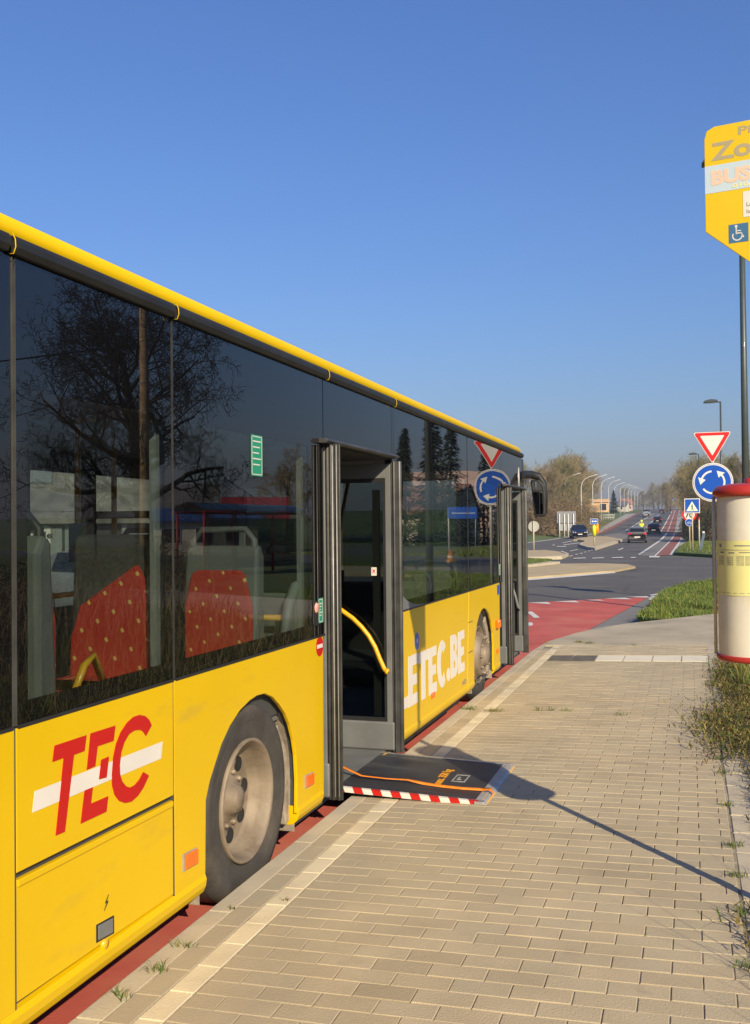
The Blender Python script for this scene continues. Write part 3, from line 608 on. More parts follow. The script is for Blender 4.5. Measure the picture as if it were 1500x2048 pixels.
# wheel arch liners
def liner(A, c, xa, xb):
    mb = MB(); A2 = [(c + (y - c) * 1.035, z + .015) for y, z in A]
    A2 = [(A2[0][0], .17)] + A2 + [(A2[-1][0], .17)]
    n = len(A2); vs = [(xa, y, z) for y, z in A2] + [(xb, y, z) for y, z in A2]
    mb.add(vs, [(i, i + 1, n + i + 1, n + i) for i in range(n - 1)], True)
    mb.add([(xa, y, z) for y, z in A2], [tuple(range(n))])
    return mb.build('wheel_arch_liner', LINER, bus)
liner(ARR, 4.54, -2.85, -2.076); liner(ARF, 10.29, -2.85, -2.076)
mb = MB(); mb.prism([(4.93, .78), (5.06, .60), (5.075, .23), (5.03, .22), (5.0, .35), (4.97, .50), (4.985, .56), (4.93, .60), (4.87, .70)], 'x', -2.20, -2.10); mb.build('mud_flap', LINER, bus, bevel=.006)
mb = MB(); mb.prism([(10.62, .86), (10.79, .62), (10.79, .22), (10.70, .22), (10.70, .6), (10.55, .8)], 'x', -2.30, -2.10); mb.build('mud_flap', LINER, bus, bevel=.006)
# skirt mouldings
SK = [(-2.0735, .31), (-2.053, .305), (-2.046, .285), (-2.050, .255), (-2.062, .228), (-2.085, .208), (-2.12, .203), (-2.12, .31)]
for a, b in ((B0, 3.995), (5.085, 5.475), (7.10, 9.44), (9.46, 9.76), (10.82, 11.18)):
    MB().prism(SK, 'y', a, b).build('skirt_moulding', YEL, bus, bevel=.002)
for a, b in ((7.2, 9.3),):
    MB().box(-2.16, -2.10, a, b, .165, .205).build('under_rail', BLK, bus)
# roof and cove
def roofprof(dz=0., dx=0.):
    R = [(-2.056 - dx, 2.762 - dz), (-2.047 - dx, 2.764 - dz), (-2.047 - dx, 2.805 - dz), (-2.051 - dx, 2.818 - dz), (-2.075 - dx, 2.834 - dz), (-2.14 - dx, 2.860 - dz), (-2.4 - dx, 2.92 - dz), (-2.9, 2.95 - dz)]
    return R + [(-6.653 - x, z) for x, z in R[::-1]]
mb = MB(); ST = [(B0 + .02, .05, .10), (B0 + .15, 0, 0), (12.70, 0, 0), (12.84, .015, .01), (12.95, .05, .05), (13.03, .13, .12)]
secs = [[(x, y, z) for x, z in roofprof(dz, dx)] for y, dz, dx in ST]; n = len(secs[0])
mb.add([p for s_ in secs for p in s_], [(i * n + j, (i + 1) * n + j, (i + 1) * n + (j + 1) % n, i * n + (j + 1) % n) for i in range(len(secs) - 1) for j in range(n)] + [tuple(range(n))[::-1], tuple((len(secs) - 1) * n + j for j in range(n))], True)
rf = mb.build('roof', YELC, bus)
mb = MB().box(-4.2, -2.5, 2.4, 5.2, 2.93, 2.958); mb.build('air_conditioning_cover', YELC, rf, bevel=.02)
GP = [(-2.08, 2.762), (-2.034, 2.762), (-2.026, 2.745), (-2.026, 2.725), (-2.038, 2.706), (-2.08, 2.706)]
gs = [(B0 + .05, 2.655), (2.675, 3.712), (3.735, 5.552), (5.568, 6.975), (6.992, 8.50), (8.512, 10.86), (10.872, 12.90)]
for a, b in gs: MB().prism(GP, 'y', a, b).build('rain_gutter', GUT, bus, bevel=.003)
for y in (2.665, 3.724, 5.56, 6.984):
    MB().tube([(-2.03, y, 2.765), (-2.020, y, 2.745), (-2.018, y, 2.72), (-2.026, y, 2.70), (-2.04, y, 2.70)], .0018, 6).build('gutter_clip', YELC, bus)
# glazing: black glass border ring + clear pane, in one plane
def window(y0, y1, c0, c1, z0=1.203, z1=2.703, cz0=1.272, cz1=2.287, bottom=None, clear=True, tilt=0.):
    xo, xi = BX - .004, BX - .010
    mb = MB()
    if clear:
        for p in ([(y0, z0), (y1, z0), (y1, cz0), (y0, cz0)], [(y0, cz1), (y1, cz1), (y1, z1), (y0, z1)], [(y0, cz0), (c0, cz0), (c0, cz1), (y0, cz1)], [(c1, cz0), (y1, cz0), (y1, cz1), (c1, cz1)]):
            mb.prism(p, 'x', xi, xo)
        wdw = mb.build('window', GLB, bus)
        MB().prism([(c0, cz0), (c1, cz0), (c1, cz1), (c0, cz1)], 'x', xi, xo).build('pane', GLS, wdw)
    else:
        wdw = MB().prism([(y0, z0), (y1, z0), (y1, z1), (y0, z1)], 'x', xi, xo).build('window', GLB, bus)
    fr = MB()
    if not clear: return wdw
    fr.prism([(y0, 1.190), (y1, 1.190), (y1, 1.2015), (y0, 1.2015)], 'x', -2.068, BX + .002)
    fr.build('window_seal', BLK, wdw)
    return wdw
window(B0 + .02, 2.688, B0 + .1, 2.60)
window(2.712, 3.722, 2.768, 3.665)
window(3.740, 5.535, 3.832, 5.300)
window(7.02, 9.556, 7.10, 9.48)
window(9.576, 11.40, 9.66, 11.10)
window(5.545, 6.965, 0, 0, z0=2.345, clear=False); window(6.972, 7.014, 0, 0, z0=1.203, clear=False)
window(11.41, 12.93, 0, 0, z0=2.315, clear=False)
MB().box(-2.062, -2.0525, 2.690, 2.694, 1.20, 2.70).build('pillar_trim', RUBL, bus); MB().box(-2.062, -2.0525, 2.704, 2.708, 1.20, 2.70).build('pillar_trim', RUBL, bus)
for y in (3.731, 9.566): MB().box(-2.064, -2.0535, y - .004, y + .004, 1.2, 2.703).build('window_joint', RUB, bus)
# kinked lower edge beyond the door
MB().prism([(7.10, 1.203), (7.86, 1.203), (7.55, 1.222), (7.34, 1.262), (7.2, 1.31), (7.10, 1.36)], 'x', -2.058, -2.050).build('window_corner_trim', GREY, bus)
# interior shell
it = MB(); it.box(-4.55, -2.12, B0 + .05, 12.9, 2.44, 2.50); it.build('ceiling', CEIL, bus)
MB().box(-4.55, -2.12, 5.2, 12.9, .20, .215).build('floor', GREY, bus); MB().box(-4.55, -2.12, B0 + .05, 5.2, .80, .84).build('floor', GREY, bus, label='raised rear floor deck')
MB().box(-4.55, -2.12, 5.18, 5.2, .2, .84).build('deck_riser', GREY, bus)
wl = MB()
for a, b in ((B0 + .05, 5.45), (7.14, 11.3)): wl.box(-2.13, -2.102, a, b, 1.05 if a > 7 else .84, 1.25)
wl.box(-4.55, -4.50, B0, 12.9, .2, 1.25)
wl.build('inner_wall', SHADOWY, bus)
ip = MB()
for a, b, x in ((3.72, 3.805, -2.13), (5.34, 5.43, -2.12), (2.60, 2.68, -2.12)): MB().box(x - .03, x, a, b, 1.25, 2.44).build('inner_pillar', GREYL, bus)
for a, b, z in ((7.13, 7.2, .2), (9.5, 9.62, 1.1), (11.2, 11.35, .2), (5.45, 5.49, .2)): MB().box(-2.16, -2.12, a, b, z, 2.44).build('door_pillar', SHADOWY, bus)
# left side of the bus with its windows
ls = MB(); ls.prism([(B0, .25), (BL - .2, .25), (BL - .2, 1.22), (B0, 1.22)], 'x', XL, XL + .03); ls.build('left_side_panel', YEL, bus)
ow = MB(); ow.box(XL, XL + .02, B0, 12.9, 2.27, 2.76)
for a, b in ((B0, 1.3), (2.6, 2.8), (4.1, 4.3), (5.62, 6.2), (6.86, 7.05), (7.98, 9.75), (11.1, 11.3), (12.7, 12.9)): ow.box(XL, XL + .02, a, b, 1.22, 2.27)
ow.build('left_window_band', BLK, bus)
for a, b in ((1.3, 2.6), (2.8, 4.1), (4.3, 5.62), (6.2, 6.86), (7.05, 7.98), (9.75, 11.1), (11.3, 12.7)):
    MB().box(XL + .003, XL + .009, a, b, 1.22, 2.27).build('left_pane', GLS, bus)
# rear and front
MB().box(XL, BX, B0 - .03, B0 - .002, .3, 2.74).build('rear_panel', YEL, bus, bevel=.02)
MB().prism([(-4.6, .25), (-2.12, .25), (-2.07, .30), (-2.07, .95), (-4.6, .95)], 'y', 12.93, 13.06).build('front_panel', YEL, bus, bevel=.02)
MB().box(-4.5, -2.15, 12.6, 12.9, .2, 1.1).build('dashboard', SHADOWY, bus)
MB().prism([(-4.55, .97), (-2.09, .97), (-2.12, 2.62), (-4.53, 2.62)], 'y', 12.98, 13.0).build('windscreen', GLS, bus)
MB().box(-2.085, -2.052, 12.935, 13.04, 1.2, 2.70).build('corner_post', GLB, bus, bevel=.012)
# head of the mid door and of the front door
for a, b, z in ((5.47, 6.985, 2.333), (11.50, 12.92, 2.303)):
    MB().prism([(-2.06, z - .012), (-2.015, z - .012), (-2.000, z), (-2.015, z + .016), (-2.06, z + .016)], 'y', a, b).build('door_head_rail', RUBL, bus, bevel=.002)
    MB().box(-2.5, -2.07, a + .04, b - .02, z - .02, z + .10).build('door_head_box', SHADOWY, bus)
# doors: four leaves standing square to the bus side
def leaf(yc, near, zt, zb, name, handle=True, thk=.036, xo=-1.975, xi=-2.62, hcol=YELM):
    L = MB(); L.box(-2.10, -2.058, yc - thk / 2, yc + thk / 2, zb + .20, zt - .015); L.box(xi, -2.10, yc - thk / 2, yc + thk / 2, zt - .12, zt - .015)
    L.box(xi, xi + .04, yc - thk / 2, yc + thk / 2, zb + .2, zt - .12)
    lf = L.build(name, GREY, bus, bevel=.004)
    MB().box(xi, -2.042, yc - thk / 2 - .010, yc + thk / 2 + .004, zb + .012, zb + .215).build('kick_panel', GREY, lf, bevel=.012)
    MB().box(xi + .04, -2.10, yc - .004, yc + .004, zb + .215, zt - .12).build('door_glass', GLD, lf)
    g = MB(); g.box(xi + .04, -2.102, yc - .010, yc - .005, zb + .215, zb + .245); g.box(-2.118, -2.10, yc - .010, yc - .005, zb + .245, zt - .12); g.box(xi + .04, -2.118, yc - .010, yc - .005, zt - .15, zt - .12); g.build('glass_border', BLK, lf)
    q = MB()
    if near:
        for x, r, dy in ((-2.046, .016, -.004), (-2.022, .012, -.012), (-2.004, .008, -.004), (-1.988, .010, -.012), (-1.972, .007, -.002)): q.tube([(x, yc + dy, zb - .0), (x, yc + dy, zt)], r, 8)
        q.box(-2.06, -1.972, yc - .008, yc + .016, zb, zt); q.build('edge_seal', [RUB], lf, bevel=.002)
        MB().tube([(-2.009, yc - .022, zb + .02), (-2.009, yc - .022, zt - .01)], .0045, 6).build('seal_strip', STEEL, lf)
        MB().tube([(-1.985, yc - .019, zb + .02), (-1.985, yc - .019, zt - .01)], .003, 6).build('seal_strip', STEEL, lf)
    else:
        q.box(-2.058, -2.0, yc - thk / 2, yc + thk / 2, zb, zt); q.tube([(-1.995, yc, zb), (-1.995, yc, zt)], .018, 10); q.tube([(-2.03, yc - .02, zb), (-2.03, yc - .02, zt)], .009, 8); q.build('edge_seal', RUBL, lf, bevel=.003)
    if handle:
        y = yc - .055
        pts = [(-2.56, y, 1.29), (-2.43, y, 1.225), (-2.34, y, 1.165), (-2.275, y, 1.105), (-2.22, y, 1.04), (-2.175, y, .965), (-2.14, y, .88), (-2.11, y, .815), (-2.095, y, .792)]
        if hcol is not YELM: pts = [(a * .55 + -2.09 * .45, b, c - .02) for a, b, c in pts]
        hb = MB().tube(pts, .017, 10); hb.tube([pts[-1], (-2.085, yc, .785)], .012, 8); hb.tube([pts[-1], (pts[-1][0] + .02, y, .785)], .022, 8); hb.tube([pts[0], (pts[0][0], yc, pts[0][2] + .02)], .012, 8)
        hb.build('grab_handle', hcol, lf)
    return lf
leaf(5.585, True, 2.318, .22, 'mid_door_leaf', handle=False)
f2 = leaf(6.945, False, 2.300, .205, 'mid_door_leaf', thk=.03)
MB().box(-2.215, -2.16, 6.985, 7.0, .45, 2.10).build('inner_stile', GREY, f2)
leaf(11.60, True, 2.28, .21, 'front_door_leaf', handle=False)
leaf(12.80, False, 2.275, .21, 'front_door_leaf', hcol=GREY)
st = MB().box(-2.205, -2.165, 6.918, 6.921, 1.475, 1.535); s1 = st.build('door_sticker', WHT, f2)
mb = MB(); mb.prism([(-2.198, 1.482), (-2.186, 1.505), (-2.172, 1.485), (-2.18, 1.508), (-2.17, 1.528), (-2.186, 1.512), (-2.2, 1.53), (-2.192, 1.507)], 'y', 6.9165, 6.918); mb.build('sticker_mark', RED, s1)
# stair well / entrance
MB().box(-2.9, -2.135, 5.65, 6.87, .196, .206).build('entrance_mat', BLK, bus)
en = MB(); x = -2.36
for k in range(3): en.box(x, x + .045, 6.845, 6.875, .2, .212); x += .095
en.prism([(-2.11, 6.80), (-2.085, 6.80), (-2.065, 6.90), (-2.095, 6.90)], 'z', .196, .212)
en.build('step_edge_marks', YELM, bus)
MB().box(-2.42, -2.06, 6.83, 6.90, .186, .204).build('step_edge', GREY, bus, bevel=.003)
# ramp
def RZ(x): return .205 + (x + 2.13) / (.94) * -.03
def rampbox(mb, x0, x1, y0, y1, a, b):
    return mb.add([(x, y, RZ(x) + z) for z in (a, b) for x, y in ((x0, y0), (x1, y0), (x1, y1), (x0, y1))], [(0, 3, 2, 1), (4, 5, 6, 7), (0, 1, 5, 4), (1, 2, 6, 5), (2, 3, 7, 6), (3, 0, 4, 7)])
RMP = M('ramp_surface', (.030, .031, .034), .55, var=.35, scale=4, bump=.5, bscale=150)
mix_layer(RMP, (.10, .098, .09), 2.2, .55, .72, (.4, 2, 1))
rp = rampbox(MB(), -2.13, -1.235, 5.915, 6.85, -.012, .008).build('wheelchair_ramp', RMP, bus)
for a, b, c in ((5.880, 5.915, .011), (6.85, 6.872, .013)): rampbox(MB(), -2.13, -1.19, a, b, -.020, c).build('ramp_rail', ALU, rp, bevel=.002)
m_ = MB().add([(x, y, RZ(x) + z) for y in (5.870, 6.882) for x, z in ((-1.245, -.018), (-1.19, -.0185), (-1.155, -.022), (-1.15, -.012), (-1.19, .009), (-1.235, .011), (-1.245, .011))], [tuple(range(7)), tuple(range(7, 14))[::-1]] + [(i, 7 + i, 7 + (i + 1) % 7, (i + 1) % 7) for i in range(7)]); m_.build('ramp_lip', STEEL, rp, bevel=.002)
for a, b in ((5.895, 6.16), (6.62, 6.86)):
    m_ = MB(); rampbox(m_, -1.205, -1.165, a, b, .002, .0045); m_.v = [(x, y, z + (.006 if x < -1.19 else -.006)) for x, y, z in m_.v]; m_.build('lip_tape', YELM, rp)
# red and white hazard tape on the near rail
wt = MB(); nst = 15; vs = []; fs = []
for k in range(nst + 1):
    x = -2.12 + k * (.915 / nst); vs += [(x, 5.8785, RZ(x) - .018), (x - .012, 5.8785, RZ(x) + .0122), (x - .024, 5.908, RZ(x) + .0125)]
for k in range(nst): wt.mat(k % 2).add([vs[3 * k + j] for j in range(6)], [(0, 3, 4, 1), (1, 4, 5, 2)])
wt.v = vs; wt.f = [f for k in range(nst) for f in ((3 * k, 3 * k + 3, 3 * k + 4, 3 * k + 1), (3 * k + 1, 3 * k + 4, 3 * k + 5, 3 * k + 2))]
wt.build('hazard_tape', [RED, WHT], rp)
OY = M('orange_lettering', (.80, .33, .01), .6, var=.2, scale=60)
t_ = MB(); text_mb(t_, 'max. 350 kg', (-1.525, 6.17, RZ(-1.525) + .010), (-.03, 1., .0), (-1., -.03, .03), .075, width=.40, bold=.003, depth=.001); t_.build('ramp_lettering', OY, rp)
t_ = MB()
zz = RZ(-1.36) + .0085
for p in ([(-1.42, 6.28), (-1.41, 6.28), (-1.41, 6.46), (-1.42, 6.46)], [(-1.34, 6.28), (-1.33, 6.28), (-1.33, 6.46), (-1.34, 6.46)], [(-1.41, 6.28), (-1.34, 6.28), (-1.34, 6.292), (-1.41, 6.292)], [(-1.41, 6.448), (-1.34, 6.448), (-1.34, 6.46), (-1.41, 6.46)], [(-1.395, 6.33), (-1.365, 6.33), (-1.365, 6.345), (-1.38, 6.345), (-1.38, 6.40), (-1.395, 6.40)]): t_.prism(p, 'z', zz, zz + .003)
t_.v = [(x - .06, y, z + .002) for x, y, z in t_.v]; t_.build('ramp_pictogram', STEEL, rp)
STR = M('orange_strap', (.95, .25, .02), .55, var=.12, scale=20)
t_ = MB(); P = [(-2.34, 6.30, .27, 0), (-2.22, 6.22, .262, .3), (-2.13, 6.16, .25, .2), (-2.03, 6.12, .228, 0), (-1.86, 6.115, .222, 0), (-1.72, 6.12, .222, .1), (-1.62, 6.11, .208, 1.2), (-1.5, 6.105, .200, 1.4), (-1.36, 6.10, .196, 1.4), (-1.24, 6.11, .196, 1.2), (-1.19, 6.10, .204, .4), (-1.165, 6.075, .19, .2), (-1.17, 6.05, .18, .2)]
PP = []
for i in range(len(P) - 1):
    for s_ in range(6):
        t = s_ / 6; t = t; PP.append([P[i][j] * (1 - t) + P[i + 1][j] * t for j in range(4)])
PP.append(list(P[-1])); vs = []; fs = []
for x, y, z, tw in PP: hy, hz = .013 * math.cos(tw), .007 * math.sin(tw); vs += [(x, y - hy, z - hz + .002), (x, y + hy, z + hz + .002), (x, y + hy, z + hz + .005), (x, y - hy, z - hz + .005)]
for i in range(len(PP) - 1):
    for k in range(4): fs.append((i * 4 + k, (i + 1) * 4 + k, (i + 1) * 4 + (k + 1) % 4, i * 4 + (k + 1) % 4))
t_.add(vs, fs, True); t_.build('pull_strap', STR, rp)
# wheels
def wheel(yc, zc, xo, front):
    t = MB(); prof = []
    R = .485; rr = .295
    for a in range(0, 13):
        u = a / 12
        if u < .5: r = rr + (R - rr) * (u / .5); h = -.012 - .0 + .022 * math.sin(u * 2 * math.pi * .5) - (0.03 * max(0, (u - .38) / .12) ** 2)
        else: r = R - .0; h = -.05 - (u - .5) * 2 * .19
        prof.append((r, h))
    prof += [(R - .02, -.265), (rr, -.29)]
    t.lathe(prof, (xo, yc, zc), 'x', 56)
    t.lathe([(R + .0015, -.055), (R + .0015, -.24)], (xo, yc, zc), 'x', 56)
    ty = t.build('tyre', TYRE, bus, label=None)
    r = MB()
    if not front:
        pr = [(rr + .004, -.012), (rr + .006, .004), (rr - .004, .010), (rr - .012, .002), (rr - .022, -.02), (rr - .030, -.05), (rr - .036, -.075), (rr - .044, -.085), (rr - .050, -.108), (.236, -.112), (.120, -.112), (.105, -.095), (.075, -.092), (.062, -.05), (0, -.046)]
    else:
        pr = [(rr + .004, -.012), (rr + .006, .004), (rr - .004, .010), (rr - .012, .002), (rr - .03, -.02), (rr - .045, -.03), (.225, .015), (.205, .055), (.175, .062), (.165, .055), (.150, .048), (.115, .05), (.105, .095), (.095, .105), (0, .108)]
    r.lathe(pr, (xo, yc, zc), 'x', 48); rm = r.build('rim', RIM, ty)
    if not front:
        for k in range(8):
            a = 2 * math.pi * (k + .12) / 8; cy, cz = yc + .188 * math.cos(a), zc + .188 * math.sin(a)
            MB().lathe([(0, .001), (.031, .001), (.036, .006), (.039, .002), (.040, -.004)], (xo - .1115, cy, cz), 'x', 20).build('hand_hole', BLK, rm)
    else:
        for k in range(10):
            a = 2 * math.pi * (k + .3) / 10; cy, cz = yc + .252 * math.cos(a), zc + .252 * math.sin(a)
            MB().lathe([(0, .0), (.018, .0), (.02, -.01)], (xo - .008, cy, cz), 'x', 12).build('hand_hole', BLK, rm)
    for k in range(10):
        a = 2 * math.pi * k / 10; q = (.130 if not front else .188)
        cy, cz = yc + q * math.cos(a), zc + q * math.sin(a); x0 = xo + (-.112 if not front else .05)
        MB().lathe([(.014, 0), (.014, .015), (.008, .026), (0, .026)] if not front else [(.017, 0), (.017, .022), (.010, .040), (0, .040)], (x0, cy, cz), 'x', 8, smooth=False).build('wheel_nut', RIM, rm)
    hb = MB().lathe([(.058, -.10), (.058, -.06), (.045, -.04), (0, -.038)] if not front else [(.09, .06), (.085, .11), (0, .115)], (xo, yc, zc), 'x', 24); hb.build('hub', RIM, rm)
    ring_ = MB().lathe([(.385, .0), (.39, .0125), (.395, .0)], (xo - .005, yc, zc), 'x', 56); ring_.build('sidewall_ring', TYRE, ty)
wheel(4.535, .485, -2.095, False); wheel(10.33, .485, -2.125, True)
for y in (4.535, 10.33):
    MB().lathe([(.3, -.13), (.485, -.1), (.485, .15), (.3, .17), (0, .17)], (-4.5, y, .485), 'x', 32).build('far_wheel', TYRE, bus)
# lights, marks and stickers on the side
for a, b in ((3.79, .420), (5.19, .417)):
    bt = MB().prism([(a - .006, b - .038), (a + .122, b - .044), (a + .122, b + .028), (a - .006, b + .036)], 'x', BX, BX + .005).build('reflector_base', STEEL, bus, bevel=.002)
    MB().prism([(a + .008, b - .032), (a + .118, b - .038), (a + .118, b + .024), (a + .008, b + .031)], 'x', BX + .005, BX + .013).build('side_reflector', ORG, bt, bevel=.003)
for y, z in ((8.03, .425), (10.95, .44)): MB().box(BX, BX + .012, y, y + .10, z - .02, z + .025).build('side_reflector', ORG, bus, bevel=.003)
MB().box(BX, BX + .045, 10.93, 11.05, .70, .79).build('turn_signal', ORG, bus, bevel=.012)
def disc(name, y, z, r, mat, x=.0015, par=bus): return MB().prism(circle(y, z, r, 28), 'x', BX, BX + x).build(name, mat, par)
d = disc('no_entry_sticker', 5.44, 1.138, .058, RED); MB().box(BX + .0015, BX + .0025, 5.395, 5.485, 1.128, 1.150).build('white_bar', WHT, d)
GRN = M('green_sticker', (.02, .28, .16), .4, var=.05)
PIN = M('pink_print', (.75, .35, .28), .5, var=.15, scale=40)
def sticker(name, y0, y1, z0, z1, mat, x=BX - .004, lines=0, border=True, par=bus):
    s_ = MB().prism([(y0, z0), (y1, z0), (y1, z1), (y0, z1)], 'x', x - .001, x + .0012).build(name, mat, par)
    m2 = MB(); e = .006
    if border:
        for p in ([(y0 + e, z0 + e), (y1 - e, z0 + e), (y1 - e, z0 + e + .004), (y0 + e, z0 + e + .004)], [(y0 + e, z1 - e - .004), (y1 - e, z1 - e - .004), (y1 - e, z1 - e), (y0 + e, z1 - e)], [(y0 + e, z0 + e), (y0 + e + .004, z0 + e), (y0 + e + .004, z1 - e), (y0 + e, z1 - e)], [(y1 - e - .004, z0 + e), (y1 - e, z0 + e), (y1 - e, z1 - e), (y1 - e - .004, z1 - e)]): m2.prism(p, 'x', x + .0012, x + .0018)
    for k in range(lines):
        zz = z1 - .035 - k * (z1 - z0 - .06) / max(1, lines); m2.prism([(y0 + .02, zz), (y1 - .02 - (k % 3) * .012, zz), (y1 - .02 - (k % 3) * .012, zz + .006), (y0 + .02, zz + .006)], 'x', x + .0012, x + .0018)
    if m2.v: m2.build('sticker_print', WHT, s_)
    return s_
sticker('green_info_sticker', 4.52, 4.655, 2.085, 2.29, GRN, lines=5)
sticker('green_info_sticker', 5.435, 5.515, 1.27, 1.415, GRN, lines=5)
bz = MB().prism(circle(5.39, 1.345, .05, 20) , 'x', BX - .005, BX + .006); db = MB().prism([(5.345, 1.27), (5.425, 1.255), (5.425, 1.40), (5.345, 1.41)], 'x', BX - .006, BX + .003).build('door_button_housing', BLK, bus, bevel=.004)
MB().lathe([(0, .012), (.024, .012), (.030, .004)], (BX, 5.385, 1.365), 'x', 20).build('door_button', PIN, db)
sb = sticker('wheelchair_sticker', 7.12, 7.215, 1.09, 1.175, SBLUE, x=BX, border=False); MB().prism([(7.14, 1.105), (7.19, 1.105), (7.17, 1.15), (7.15, 1.15)], 'x', BX + .0012, BX + .002).build('sticker_mark', WHT, sb)
d = disc('blue_round_sticker', 7.60, .928, .068, SBLUE); MB().prism(circle(7.61, .93, .02, 14), 'x', BX + .0015, BX + .0024).build('sticker_mark', WHT, d)
sticker('blue_round_sticker', 11.05, 11.17, 1.06, 1.17, SBLUE, x=BX, border=False)
sticker('green_info_sticker', 11.2, 11.28, 1.27, 1.40, GRN, lines=3)
MB().prism([(12.60, 2.45), (12.66, 2.57), (12.70, 2.45), (12.66, 2.31)], 'x', BX - .004, BX + .001).build('diamond_sticker', WHT, bus)
mb = MB(); text_mb(mb, '6423', (BX + .0015, 9.22, .335), (0, 1, 0), (0, 0, 1), .06, width=.17); mb.build('fleet_number', SHLD, bus)
# block lettering LETEC.BE
def glyph(ch):
    S = []; W_ = 1.
    if ch == 'L': S = [[(0, 0), (.62, 0), (.62, .22), (.28, .22), (.28, 1), (0, 1)]]; W_ = .64
    if ch == 'E': S = [[(0, 0), (.62, 0), (.62, .21), (.28, .21), (.28, .39), (.56, .39), (.56, .60), (.28, .60), (.28, .79), (.62, .79), (.62, 1), (0, 1)]]; W_ = .68
    if ch == 'T': S = [[(.22, 0), (.50, 0), (.50, .78), (.72, .78), (.72, 1), (0, 1), (0, .78), (.22, .78)]]; W_ = .74
    if ch == '.': S = [circle(.16, .15, .155, 14)]; W_ = .37
    if ch == 'C':
        o = [(.40 + .40 * math.cos(t), .5 + .53 * math.sin(t)) for t in [rad(a) for a in range(42, 320, 14)]]
        i = [(.42 + .14 * math.cos(t), .5 + .30 * math.sin(t)) for t in [rad(a) for a in range(318, 42, -14)]]
        S = [o + i]; W_ = .76
    if ch == 'B':
        a1 = [(.34 + .28 * math.cos(t), .745 + .255 * math.sin(t)) for t in [rad(a) for a in range(90, -61, -15)]]
        a2 = [(.36 + .30 * math.cos(t), .285 + .285 * math.sin(t)) for t in [rad(a) for a in range(60, -91, -15)]]
        S = [[(0, 1)] + a1 + a2 + [(0, 0)]]; W_ = .70
    return S, W_
hz = .385; ux = .585; tot = 0; word = 'LETEC.BE'
ws = [glyph(c)[1] for c in word]; sc_ = (9.325 - 7.06) / (sum(ws) - .06) / 1.; y = 7.06; lg = MB()
for c, w0 in zip(word, ws):
    for p in glyph(c)[0]: lg.prism([(y + u * sc_, .452 + v * hz + .012 * math.sin(y * 3)) for u, v in p], 'x', BX, BX + .0015)
    y += w0 * sc_
lgo = lg.build('web_address_lettering', WHT, bus)
bc = MB(); yb_ = 7.06 + sum(ws[:6]) * sc_
for z0, z1, yy in ((.22, .38, .27), (.61, .77, .27)): bc.prism([(yb_ + .26 * sc_, .452 + z0 * hz + .01), (yb_ + (.26 + .10) * sc_, .452 + z0 * hz + .01), (yb_ + (.26 + .13) * sc_, .452 + (z0 + z1) / 2 * hz + .01), (yb_ + (.26 + .10) * sc_, .452 + z1 * hz + .01), (yb_ + .26 * sc_, .452 + z1 * hz + .01)], 'x', BX + .0015, BX + .0022)
bc.build('letter_counter', YEL, lgo)
# service flap outline by the front wheel
fl = MB()
for p in ([(9.50, .60), (9.70, .60), (9.70, .607), (9.50, .607)], [(9.52, .89), (9.72, .89), (9.72, .897), (9.52, .897)]): fl.prism(p, 'x', BX, BX + .0012)
fl.build('flap_seam', BLK, bus)
# mirror
mb = MB().tube([(-2.10, 12.95, 2.42), (-2.09, 13.10, 2.50), (-2.02, 13.36, 2.515), (-1.92, 13.42, 2.49), (-1.855, 13.44, 2.40), (-1.835, 13.44, 2.25), (-1.835, 13.44, 2.0)], [.05, .055, .055, .052, .045, .035, .03], 12); ma = mb.build('mirror_arm', BLK, bus)
mh = MB().prism([(-2.02, 2.44), (-1.90, 2.45), (-1.83, 2.36), (-1.815, 2.2), (-1.82, 1.97), (-1.86, 1.945), (-1.955, 1.95), (-1.975, 1.98)], 'y', 13.385, 13.49).build('mirror_housing', BLK, ma, bevel=.02, seg=3)
MIR = bpy.data.materials.new('mirror_glass'); MIR.use_nodes = True; pb = MIR.node_tree.nodes['Principled BSDF']; pb.inputs['Metallic'].default_value = 1; pb.inputs['Roughness'].default_value = .02; pb.inputs['Base Color'].default_value = (.35, .37, .37, 1)
MB().prism([(-1.985, 2.28), (-1.865, 2.28), (-1.852, 2.05), (-1.86, 1.985), (-1.945, 1.985)], 'y', 13.380, 13.386).build('mirror_glass', MIR, mh)
MB().prism([(-2.0, 2.41), (-1.92, 2.415), (-1.875, 2.35), (-1.868, 2.30), (-1.988, 2.30)], 'y', 13.380, 13.386).build('upper_mirror_glass', MIR, mh)
